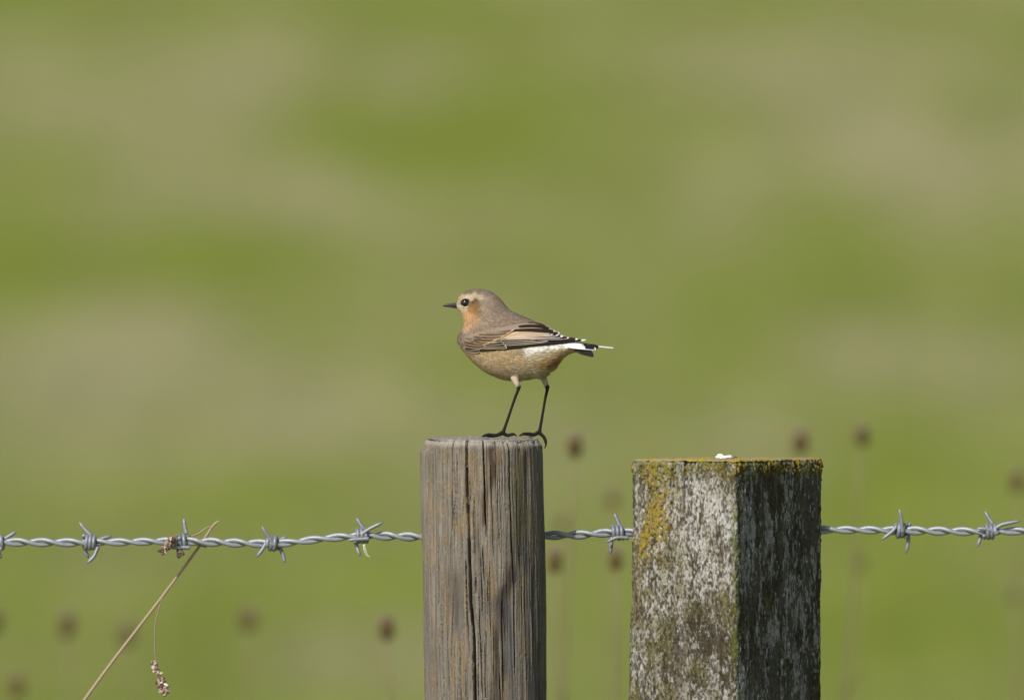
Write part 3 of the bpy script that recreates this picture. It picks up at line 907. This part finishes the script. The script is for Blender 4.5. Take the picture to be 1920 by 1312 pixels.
lc = mix(tib, drk, sstep(722, 728, bv + 5 * (fbm(bu / 3, bv / 3, 0, 92, 2) - .5) + 0.8 * (bu - np.where(bu < 995, 969, 1023))))
lc = lc * (0.75 + 0.6 * fbm(bu / 2.5, bv / 2.5, co[:, 1] * 900, 93, 2))[:, None]
col = np.where(legm[:, None], mix(col, lc, sstep(708, 719, bv)), col)
set_cols(bm, col)
bm.materials.clear()
body = add_obj('body', bm, M['plumage'], bird)

# small contour feathers over the body, lying back along the flow of the plumage
FLOW = np.array([(865, 560, 1, -.3), (880, 550, 1, -.2), (915, 548, 1, .45), (935, 565, .8, .7), (950, 585, .9, .5), (890, 575, 1, .2), (875, 590, .5, .9), (870, 612, .25, 1), (862, 636, .4, 1), (872, 660, .8, .8), (900, 640, .9, .25), (895, 684, 1, .55),
                 (930, 640, 1, .1), (930, 700, 1, .2), (970, 705, 1, -.05), (1000, 610, 1, .4), (1030, 620, 1, .45), (990, 650, 1, -.05), (1030, 650, 1, .02), (1070, 652, 1, .05), (1000, 680, 1, .05), (1040, 690, 1, -.5), (1030, 700, 1, -.3), (1060, 665, 1, -.35), (930, 605, .9, .5)])
quad = VB[body_quads]
area = np.linalg.norm(np.cross(quad[:, 1] - quad[:, 0], quad[:, 3] - quad[:, 0]), axis=1)
nf = 17000
pick = RNG.choice(len(quad), nf, p=area / area.sum())
ab = RNG.uniform(0, 1, (nf, 2, 1))
Q = quad[pick]
pt = Q[:, 0] * (1 - ab[:, 0]) * (1 - ab[:, 1]) + Q[:, 1] * ab[:, 0] * (1 - ab[:, 1]) + Q[:, 2] * ab[:, 0] * ab[:, 1] + Q[:, 3] * (1 - ab[:, 0]) * ab[:, 1]
nn = np.cross(Q[:, 1] - Q[:, 0], Q[:, 3] - Q[:, 0]); nn /= np.linalg.norm(nn, axis=1)[:, None] + 1e-12
ctr = VB.mean(0)
flip = (nn[:, 1] * pt[:, 1] + 1e-3 * ((pt - ctr) * nn).sum(1)) < 0
nn[flip] *= -1
fu = 960 + pt[:, 0] * PXM; fv = 656 - (pt[:, 2] - zrow) * PXM
d2 = (fu[:, None] - FLOW[None, :, 0]) ** 2 + (fv[:, None] - FLOW[None, :, 1]) ** 2
w_ = 1 / (d2 + 20) ** 1.3
fl = (w_ @ FLOW[:, 2:]) / w_.sum(1)[:, None]
thigh_m = (fv > 697) & ((np.abs(fu - 962) < 8) | (np.abs(fu - 1018) < 11))
fl = np.where(thigh_m[:, None], np.array([[0.35, 1.0]]), fl)
td = np.stack([fl[:, 0], RNG.normal(0, .12, nf), -fl[:, 1]], -1)
td += RNG.normal(0, .10, td.shape)
td -= nn * (td * nn).sum(1)[:, None]
td /= np.linalg.norm(td, axis=1)[:, None]
bt = np.cross(nn, td)
headish = np.exp(-((fu - 885) / 40) ** 2 - ((fv - 565) / 26) ** 2)
eyed = np.hypot((fu - 873) / 1.15, fv - 568) > 9.5
keep = eyed & (np.hypot(fu - 857, fv - 572) > 5)
ln = (RNG.uniform(8.0, 14.0, nf) * (1 - .60 * headish)) / PXM
wd = (RNG.uniform(0.7, 1.2, nf) * (1 - .45 * headish)) / PXM
vent = ((fu > 985) & (fv > 672)) | (fv > 703) | thigh_m
ln = ln * np.where(vent, 1.25, 1)
lift = RNG.uniform(0.10, 0.6, nf) / PXM * 2 * (1 - .6 * headish) * np.where(vent, 1.6, 1)
b0 = pt - nn * 0.0001
V = np.stack([b0 - bt * wd[:, None] * .6, b0 + bt * wd[:, None] * .6, b0 + td * (ln * .55)[:, None] + nn * (lift * .9)[:, None] + bt * wd[:, None], b0 + td * (ln * .55)[:, None] + nn * (lift * .9)[:, None] - bt * wd[:, None], b0 + td * ln[:, None] + nn * lift[:, None]], 1)
V = V[keep]
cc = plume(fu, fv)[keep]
nk = len(V)
cc = cc * RNG.uniform(0.75, 1.25, nk)[:, None] * (0.86 + .28 * fbm(fu[keep] / 10, fv[keep] / 4, 0, 97, 2))[:, None]
i = np.arange(nk) * 5
me = make_mesh('contour_feathers', V.reshape(-1, 3) - bird_base, [np.stack([i, i + 1, i + 2, i + 3], -1), np.stack([i + 3, i + 2, i + 4], -1)], np.repeat(cc, 5, 0))
tag(add_obj('contour_feathers', me, M['plumage'], bird), kind='stuff')

# wing
DK = np.array([0.020, 0.016, 0.013]); BR = np.array([0.11, 0.075, 0.05]); BUFF = np.array([0.43, 0.30, 0.18]); PALE = np.array([0.58, 0.48, 0.36]); WHT = np.array([0.70, 0.66, 0.60]); TAN = np.array([0.265, 0.185, 0.122])
SROW = np.array([-1, -.74, -.66, -.3, .05, .4, .66, .74, 1.0])


def feather_mesh(p0, pc, p1, w, layer, cb, ct, top=None, bot=None, tipc=None, te=.30, be=.30, rnd=.22, tilt=.35, hfun=None):
    """cb/ct: vane colour at base and tip; top/bot: colour of the upper and lower fringe; tipc: colour of the tip fringe"""
    n = 26
    t = np.concatenate([np.linspace(0, .8, 14), np.linspace(.83, 1, 12)])
    p0, pc, p1 = [np.array(q, float) for q in (p0, pc, p1)]
    P = (1 - t)[:, None] ** 2 * p0 + 2 * (t * (1 - t))[:, None] * pc + (t ** 2)[:, None] * p1
    T = np.gradient(P, axis=0); T /= np.linalg.norm(T, axis=1)[:, None]
    Nn = np.stack([-T[:, 1], T[:, 0]], -1)              # points down in the picture
    prof = np.interp(t, [0, .12, .5, 1 - rnd], [.45, .8, 1, 1]) * np.sqrt(np.clip(1 - (np.clip(t - (1 - rnd), 0, 1) / rnd) ** 2, 0.012, 1))
    if top is not None or bot is not None:
        s = np.array([-1, -1 + te, -1 + te + .05, -.25, .05, .35, 1 - be - .05, 1 - be, 1.0])
    else:
        s = SROW
    U = P[:, None, 0] + Nn[:, None, 0] * s[None] * w / 2 * prof[:, None]
    V_ = P[:, None, 1] + Nn[:, None, 1] * s[None] * w / 2 * prof[:, None]
    hw = np.maximum(HB(U, V_) + 0.0003, 0.5 * HW(U, V_))
    Yv = -(hw + layer * 0.5 / 1000 + 0.00025 * (1 - s[None] ** 2) + tilt / 1000 * s[None] * 0.6 - 0.0003 * (1 - t)[:, None])
    C = mix(np.asarray(cb), np.asarray(ct), sstep(.35, .85, t))[:, None, :] + 0 * U[..., None]
    if top is not None: C[:, :2] = top
    if bot is not None: C[:, -2:] = bot
    if tipc is not None: C[t > .955] = tipc
    C = C * RNG.uniform(.9, 1.1, (n, len(s)))[..., None]
    pts = SA(U.ravel(), V_.ravel(), Yv.ravel())
    return make_mesh('feather', pts - bird_base, grid_faces(n, len(s)), C.reshape(-1, 3))


FE = []
# flight feathers, lowest first
FE += [((893, 655), (975, 653), (1060, 634.5), 6, .5, DK, DK), ((898, 653), (985, 647.5), (1099, 637), 6.5, .7, DK, DK, None, None, WHT), ((905, 651), (985, 645.5), (1090, 638), 6, .9, DK, DK, None, None, None)]
for k in range(5):
    FE.append(((922, 649.2 - 3.5 * k), (985, 645.6 - 3.9 * k), (1020 + 9 * k, 639.4 - 2.2 * k), 6.6, 1.1 + .22 * k, DK, DK, None, PALE if k > 0 else None, None, .3, .26, .2))
FE += [((960, 632), (1020, 636), (1084, 635.5), 6.0, 2.0, DK, DK, None, None, WHT, .3, .3, .15), ((960, 630), (1020, 634), (1067, 633), 6.0, 2.2, DK, DK, None, PALE, WHT, .3, .3, .2)]
# tertials with pale fringes
FE += [((940, 632), (990, 630), (1056, 630), 6.5, 2.45, BUFF, DK, BUFF, WHT, WHT, .25, .28, .12),
       ((935, 632), (985, 623), (1047.5, 627), 8, 2.7, BUFF, DK, BUFF, WHT, WHT, .25, .26, .11),
       ((932, 634), (980, 617.5), (1038, 625), 9, 2.95, BUFF * 1.05, TAN, BUFF, PALE, WHT, .25, .25, .12),
       ((935, 633), (975, 618), (1030, 624), 8.5, 3.1, BUFF * 1.08, BUFF, PALE, PALE, PALE, .25, .25, .15),
       ((962, 618), (1005, 616.5), (1050, 624.5), 6.0, 3.3, DK, DK, PALE, None, WHT, .42, .3, .12),
       ((958, 618), (1000, 613.5), (1041, 620.5), 6.6, 3.4, DK, DK, BUFF, None, PALE, .42, .3, .12),
       ((972, 610), (1003, 606.5), (1032, 615.5), 6.6, 3.5, DK, DK, BUFF, None, BUFF, .40, .3, .15),
       ((990, 603), (1008, 602.5), (1024, 612), 5.5, 3.6, BR, DK, TAN, None, None, .40, .3, .3)]
# primary coverts and alula
FE += [((884, 655.5), (900, 657), (932, 652), 4.5, 1.6, DK, DK, None, None, None), ((872, 654), (884, 655), (902, 652), 5.2, 2.4, DK, DK, None, PALE, WHT, .3, .32, .25), ((874, 657.5), (886, 660), (899, 658.5), 3.6, 2.2, DK, DK, None, WHT, WHT, .3, .5, .25)]
# greater coverts
FE += [((896, 651.5), (922, 650), (950.5, 650.5), 5.0, 2.6, BR, DK, BUFF, PALE, PALE, .30, .30, .12), ((900, 648.5), (922, 646.5), (949, 647), 5.6, 2.8, DK, DK, PALE, PALE, PALE, .24, .24, .12), ((903, 645.5), (922, 643.5), (945, 642), 5.2, 3.0, DK, DK, BUFF, PALE, BUFF, .24, .26, .16), ((910, 642), (926, 640), (941, 637.5), 4.2, 3.1, BUFF, DK, BUFF, PALE, BUFF, .3, .3, .2)]
# median and lesser coverts, buff fringes round darker centres
CB = np.array([0.070, 0.050, 0.036])
FE += [((872, 646), (888, 651), (910, 647.5), 8.0, 3.0, CB, CB, TAN, BUFF, BUFF, .3, .30, .25), ((870, 641), (888, 646), (912, 643.5), 6.5, 3.2, CB, CB, TAN, BUFF, BUFF, .3, .30, .25), ((882, 638), (900, 643.5), (922, 640), 6.0, 3.3, CB, CB, TAN, BUFF, BUFF, .3, .34, .25),
       ((884, 633.5), (905, 640), (932, 635.5), 6.5, 3.4, CB, CB * 1.2, TAN, BUFF, BUFF, .3, .34, .25), ((888, 629.5), (908, 634.5), (942, 629.5), 6.2, 3.6, CB, CB * 1.2, TAN, BUFF, BUFF, .3, .34, .25), ((897, 625.5), (920, 629), (952, 623.5), 6.6, 3.8, CB * 1.3, CB * 1.3, TAN, BUFF, BUFF, .3, .36, .25),
       ((905, 645), (930, 637), (966, 615), 3.8, 3.9, BUFF * .9, BUFF, BUFF * .8, BUFF, BUFF, .3, .3, .3), ((910, 621.5), (935, 623.5), (960, 618), 6.0, 4.0, np.array(GB) * .75, CB * 1.5, np.array(GB) * .75, TAN, BUFF, .3, .3, .3),
       ((868, 636), (880, 640), (896, 638), 5, 3.5, np.array(GB) * .7, CB, np.array(GB) * .75, TAN, TAN, .3, .3, .3), ((872, 631), (886, 634), (904, 631.5), 5, 3.7, np.array(GB) * .75, CB, np.array(GB) * .75, TAN, TAN, .3, .3, .3)]
# the folded wing's own sheet below the feathers
us, vs2 = np.linspace(0, 1, 40), np.linspace(0, 1, 14)
upc = spline([(868, 632), (890, 624), (930, 615), (975, 606), (1010, 606), (1035, 617), (1062, 630), (1085, 637)], 40)
loc = spline([(866, 648), (880, 655), (905, 654), (945, 650.5), (985, 645.5), (1020, 639), (1050, 636), (1085, 637)], 40)
WU = upc[:, None, :] * (1 - vs2)[None, :, None] + loc[:, None, :] * vs2[None, :, None]
wy_ = -(np.maximum(HB(WU[..., 0], WU[..., 1]) + 0.0003, 0.5 * HW(WU[..., 0], WU[..., 1])) + 0.0002)
wc = mix(np.array(GB), DK, sstep(.25, .6, vs2[None] + 0 * us[:, None]) * sstep(.15, .35, us)[:, None])
wm = make_mesh('wing', SA(WU[..., 0].ravel(), WU[..., 1].ravel(), wy_.ravel()) - bird_base, grid_faces(40, 14), wc.reshape(-1, 3))
wing = add_obj('wing', wm, M['feather'], bird)
wing2 = add_obj('wing', wm, M['feather'], bird)
wing2.scale = (1, -1, 1)
for sp_ in FE:
    fmh = feather_mesh(*sp_)
    add_obj('feather', fmh, M['feather'], wing)
    add_obj('feather', fmh, M['feather'], wing2)

# tail: flat feathers, rolled slightly towards the camera
def strip(P0, P1, halfw, across, c0, c1, split, name='tail_feather', fringe=None, sag=0.0):
    n = 16
    t = np.linspace(0, 1, n)
    P = np.array(P0)[None] * (1 - t)[:, None] + np.array(P1)[None] * t[:, None] - np.array([0, 0, 1])[None] * (sag * t * (1 - t))[:, None]
    wv_ = halfw * np.interp(t, [0, .3, .9, 1], [.6, 1, 1, .55])
    s = np.array([-1, -.7, 0, .7, 1])
    A_ = np.asarray(across) / np.linalg.norm(across)
    V = P[:, None] + A_[None, None] * (s[None, :, None] * wv_[:, None, None]) + np.array([0, 0, 1])[None, None] * (0.0004 * (1 - s ** 2))[None, :, None]
    C = np.where((t < split)[:, None, None], np.asarray(c0)[None, None], np.asarray(c1)[None, None]) + 0 * V
    if fringe is not None: C[:, -1] = fringe; C[-1] = fringe
    # thin solid: two skins
    V2 = V - np.array([0, 0, 0.00025])
    nV = n * 5
    f1 = grid_faces(n, 5); f2 = grid_faces(n, 5)[:, ::-1] + nV
    return make_mesh('tail_feather', np.concatenate([V.reshape(-1, 3), V2.reshape(-1, 3)]) - bird_base, np.concatenate([f1, f2]), np.concatenate([C.reshape(-1, 3)] * 2))


tail = None
g = Geo()
g.blob(S(1070, 648, 0), (0.012, 0.007, 0.0025), (0.85, 0.85, 0.84), 20, 12)
tail = add_obj('tail', g.mesh('tail', bird_base), M['plumage'], bird)
TB = np.array([0.012, 0.011, 0.012])
specs = [  # root, tip, depth root, depth tip, half width, white base share
    ((1060, 648), (1117, 653.0), -.006, -.010, .0042, .9), ((1060, 646), (1119, 652.0), -.004, -.0065, .0042, .25), ((1060, 645), (1120, 651.2), -.002, -.003, .0044, .2),
    ((1062, 644), (1121, 650.5), .000, .001, .0044, .2), ((1062, 643), (1121, 650), .002, .005, .0044, .2), ((1062, 643), (1122, 650.0), .004, .009, .0042, .3), ((1062, 643.5), (1150, 653.0), .006, .014, .0030, .0)]
for (a0, a1, y0, y1, hw_, sh) in specs:
    last = a1[0] > 1140
    m_ = strip(S(*a0, y0), S(*a1, y1), hw_, (0.05, -1, -0.34 if not last else -.12), (0.88, 0.88, 0.88), TB if not last else (0.80, 0.76, 0.68), 0.62 if sh > .8 else sh + .12, fringe=(0.86, 0.85, 0.82) if sh > .8 or last else None)
    add_obj('tail_feather', m_, M['feather'], tail)
# outer feather hanging with its dark end turned down
m_ = strip(S(1076, 654, -.008), S(1112, 662.5, -.013), .0034, (0.35, -.25, -1), (0.03, 0.026, 0.022), TB, .3)
add_obj('tail_feather', m_, M['feather'], tail)
m_ = strip(S(1078, 654, -.005), S(1110, 659.5, -.010), .0034, (0.3, -.5, -1), (0.03, 0.026, 0.022), TB, .3)
add_obj('tail_feather', m_, M['feather'], tail)

# bill
g = Geo()
g.tube(spline([S(861, 572.5, 0), S(855, 572, 0), S(846, 571.5, 0), S(837, 571.9, 0), S(829.5, 574.2, 0)], 20), np.interp(np.linspace(0, 1, 20), [0, .2, .55, .85, 1], [4.6, 4.2, 3.1, 1.8, .5]) / PXM, seg=14)
g.tube(spline([S(861, 575.5, 0), S(854, 575.4, 0), S(845, 575, 0), S(833, 574.4, 0)], 18), np.interp(np.linspace(0, 1, 18), [0, .25, .6, 1], [3.4, 2.9, 2.1, .6]) / PXM, seg=12)
add_obj('bill', g.mesh('bill', bird_base), M['horn'], bird)
# eyes with pale rings
for sgn in (-1, 1):
    yh = float(HB(873.2, 567.6))
    r = 8.6 / PXM
    yc = sgn * (yh - 0.0013)
    g = Geo()
    rot = np.eye(3)
    g.blob(S(873.2, 567.6, yc), (r * 1.04, r * 0.86, r * 0.90), (0.006, 0.004, 0.003), 28, 18)
    eye = add_obj('eye', g.mesh('eye', bird_base), M['eye'], bird)
    g = Geo()
    a = np.linspace(0, 2 * np.pi, 40)
    rx, rz = 9.3 / PXM, 7.9 / PXM
    pe = S(873.2, 567.6, yc)
    hh = np.array([float(HB(873.2 + 9.3 * math.cos(t), 567.6 - 7.9 * math.sin(t))) for t in a])
    ring_pts = np.stack([pe[0] + rx * np.cos(a), sgn * (hh * .5 + yh * .5 + 0.0005), pe[2] + rz * np.sin(a)], -1)
    low = sstep(.15, .6, -np.sin(a) + .25 * np.cos(a))
    cols = mix(np.array([0.10, 0.06, 0.03]), np.array([0.66, 0.62, 0.56]), low)
    g.tube(ring_pts, 0.65 / PXM, cols, 6)
    add_obj('eye_ring', g.mesh('eye_ring', bird_base), M['plumage'], bird)

# ------------------------------------------------------------------ dropping on the old post
g = Geo()
tz = OP_Z - 0.0225 * (-0.02 - F_Y) + 0.0008
px = W(1360, 857, -0.02)
for k, (du, h, r) in enumerate([(-13, 2.6, 5), (-9, 4.0, 6), (-3, 2.6, 5), (3, 2.8, 5), (8, 3.0, 5), (13, 1.8, 4), (-6, 1.5, 6)]):
    g.blob((px[0] + du / PXM, -0.02 + 0.002 * math.sin(k * 2.1), tz + h / PXM * .7), (r / PXM * 1.1, r / PXM * 1.4, h / PXM * 1.25), (0.86, 0.85, 0.84) if k != 5 else (0.3, 0.28, 0.26), 14, 10, .5, seed=k)
g.blob((px[0] + 18 / PXM, -0.02, tz + 1.6 / PXM), (5 / PXM, 3 / PXM, 1.8 / PXM), (0.06, 0.055, 0.05), 10, 8, .4, seed=11)
db = np.array([px[0], -0.02, tz])
o = add_obj('bird_dropping', g.mesh('bird_dropping', db), M['chalk']); o.location = db
tag(o, 'small white crusted bird dropping on top of the lichened post', 'dropping')

# ------------------------------------------------------------------ dry stem caught on the wire
SY = WIRE_Y + 0.0075
stem_foot = np.array([W(-60, 1312)[0], SY + .03, 0.0])
stem_foot[2] = ground_z(stem_foot[0], stem_foot[1]) - 0.01
st_root = empty('dry_stem', stem_foot)
tag(st_root, 'bent dry brown plant stem leaning on the barbed wire with a hanging seed cluster', 'plant stem')
main = spline([stem_foot, W(-40, 1800, SY + .02), W(60, 1452, SY + .008), W(158, 1312, SY), W(215, 1234, SY), W(305, 1117, SY), W(375, 1022, SY), W(399, 986, SY), W(411, 976, SY)], 90)
g = Geo()
g.tube(main, np.interp(np.linspace(0, 1, 90), [0, .5, .9, 1], [3.8, 3.0, 2.3, 1.5]) / PXM, (0.33, 0.255, 0.18), 9)
add_obj('stem', g.mesh('stem', stem_foot), M['dry'], st_root)
g = Geo()
g.tube(spline([W(307, 1115, SY), W(298, 1140, SY - .002), W(291, 1172, SY - .004), W(290, 1213, SY - .005), W(294, 1242, SY - .005), W(300, 1262, SY - .005), W(305, 1275, SY - .005)], 40), 1.25 / PXM, (0.25, 0.19, 0.14), 7)
sb_ = add_obj('side_shoot', g.mesh('side_shoot', stem_foot), M['dry'], st_root)
g = Geo()
g.tube(spline([W(399, 986, SY), W(386, 990, SY - .001), W(372, 1000, SY - .001), W(350, 1008, SY), W(328, 1018, SY - .008), W(318, 1024, SY - .014)], 30), 1.5 / PXM, (0.30, 0.23, 0.16), 7)
sb2 = add_obj('side_shoot', g.mesh('side_shoot', stem_foot), M['dry'], st_root)


def cluster(parent, pts, y, cols, n, r0, base, seed):
    rg = np.random.default_rng(seed)
    path = spline([W(u, v, y) for u, v in pts], 30)
    g = Geo()
    for k in range(n):
        p = path[rg.integers(0, 30)] + rg.normal(0, r0 * .75, 3) / PXM
        d = rg.normal(0, 1, 3); d /= np.linalg.norm(d)
        e = np.cross(d, [0.3, .5, .8]); e /= np.linalg.norm(e); f = np.cross(d, e)
        rot = np.stack([d, e, f], 1)
        L_ = rg.uniform(2.8, 6.2) / PXM
        c_ = np.array(cols[rg.integers(0, len(cols))]) * rg.uniform(.8, 1.2)
        g.blob(p, (L_, L_ * .38, L_ * .5), c_, 8, 6, .25, rot, seed=k)
    return add_obj('seed_cluster', g.mesh('seed_cluster', base), M['dry'], parent)


SC = [(0.42, 0.34, 0.28), (0.30, 0.22, 0.16), (0.52, 0.45, 0.40), (0.14, 0.095, 0.07)]
cluster(sb_, [(289, 1242), (293, 1254), (297, 1264)], SY - .005, SC, 46, 3.6, stem_foot, 1)
cluster(sb_, [(301, 1274), (306, 1284), (311, 1296)], SY - .005, SC, 95, 6.4, stem_foot, 2)
cluster(sb2, [(324, 1006), (320, 1018), (312, 1026), (304, 1035)], SY - .020, [(0.33, 0.24, 0.17), (0.20, 0.14, 0.09), (0.42, 0.34, 0.27), (0.10, 0.065, 0.045)], 80, 4.2, stem_foot, 3)
cluster(sb2, [(336, 1032), (342, 1040)], SY - .012, [(0.12, 0.085, 0.06), (0.2, 0.14, 0.1)], 18, 3.0, stem_foot, 4)

# ------------------------------------------------------------------ seed-head plants behind the fence
HEADS = [(1077, 842, 1.5, 1.0, -46), (1500, 835, 1.8, 1.05, 30), (1616, 822, 1.9, .95, -95), (1040, 1058, 1.5, 1.0, -20), (1155, 1055, 1.3, .9, 10), (725, 1184, 1.45, 1.0, 4), (465, 1168, 2.7, 1.15, -10),
         (125, 1178, 2.4, 1.2, 20), (238, 1196, 2.9, 1.15, 12), (30, 1292, 2.6, 1.1, 6), (1906, 908, 2.3, 1.0, -30), (1146, 940, 2.6, .8, -14), (1052, 985, 2.9, .7, 0), (1610, 1060, 3.2, .7, -60), (-12, 1170, 2.4, 1.1, 0), (1905, 1120, 3.0, .8, 5)]
HLAB = {0: 'blurred brown seed head between the two posts, level with the top of the round post',
        1: 'blurred brown seed head showing just above the top edge of the lichened post',
        2: 'blurred tufted seed head above the wire, next to the upper corner of the lichened post',
        3: 'blurred brown seed head below the wire, close beside the round post, between the posts',
        4: 'dark blurred seed head below the wire, close beside the lichened post, between the posts',
        5: 'dark brown seed head below the wire, nearest the round post on its dry-stem side',
        6: 'large blurred brown seed head below the wire, between dry stem and round post',
        8: 'blurred brown seed head right behind the leaning dry stem',
        11: 'very faint seed head above the wire, beside the lichened post, between the posts',
        12: 'very faint seed head just above the wire, beside the round post, between the posts'}
for k, (u, v, y, sc, lean) in enumerate(HEADS):
    rg = np.random.default_rng(100 + k)
    y = y * 1.35
    top = W(u, v, y)
    foot = np.array([top[0] + lean / PXM * 2.6 + rg.normal(0, .02), y + rg.normal(0, .04), 0.0])
    foot[2] = ground_z(foot[0], foot[1]) - 0.01
    root = empty('seed_head_plant', foot)
    tag(root, HLAB.get(k, 'faint blurred dry seed head on a thin stalk, well behind the barbed wire'), 'wild plant', 'dry seed heads growing behind the fence')
    g = Geo()
    midp = foot * .5 + top * .5 + np.array([rg.normal(0, .015), 0, 0])
    g.tube(spline([foot, midp, top - np.array([0, 0, .008])], 16), np.linspace(0.0024, 0.0015, 16), (0.20, 0.175, 0.09), 6)
    for q in range(5):
        t = rg.uniform(.1, .75)
        p = foot * (1 - t) + top * t
        aa = rg.uniform(0, 6.28); L_ = rg.uniform(.04, .10)
        e = p + np.array([math.cos(aa) * L_, math.sin(aa) * L_, L_ * .6])
        g.tube(spline([p, (p + e) / 2 + np.array([0, 0, .01]), e], 8), np.interp(np.linspace(0, 1, 8), [0, .5, 1], [.001, .004, .0006]), (0.19, 0.175, 0.07), 6, flat=.2)
    add_obj('stalk', g.mesh('stalk', foot), M['dry'], root)
    g = Geo()
    R0 = .0070 * sc
    g.blob(top, (R0, R0, R0 * 1.15), (0.10, 0.072, 0.030), 14, 10, .25, seed=k)
    for q in range(46):                              # bracts
        aa = rg.uniform(0, 6.28); el = rg.uniform(-1.1, 1.2)
        d = np.array([math.cos(aa) * math.cos(el), math.sin(aa) * math.cos(el), math.sin(el)])
        p = top + d * R0 * np.array([.95, .95, 1.1])
        g.tube([p - d * .001, p + d * .0015 + np.array([0, 0, .001]), p + d * .002 + np.array([0, 0, .004])], [.0013, .0011, .0003], (0.15, 0.105, 0.045), 5)
    for q in range(40):                              # withered florets on top
        aa = rg.uniform(0, 6.28); rr_ = rg.uniform(0, .8) * R0
        p = top + np.array([math.cos(aa) * rr_, math.sin(aa) * rr_, R0 * .9])
        e = p + np.array([math.cos(aa) * rr_ * .9, math.sin(aa) * rr_ * .9, rg.uniform(.006, .013) * sc])
        g.tube([p, (p + e) / 2, e], [.0006, .0007, .0004], (0.24, 0.195, 0.13), 4)
    add_obj('seed_head', g.mesh('seed_head', foot), M['dry'], root)
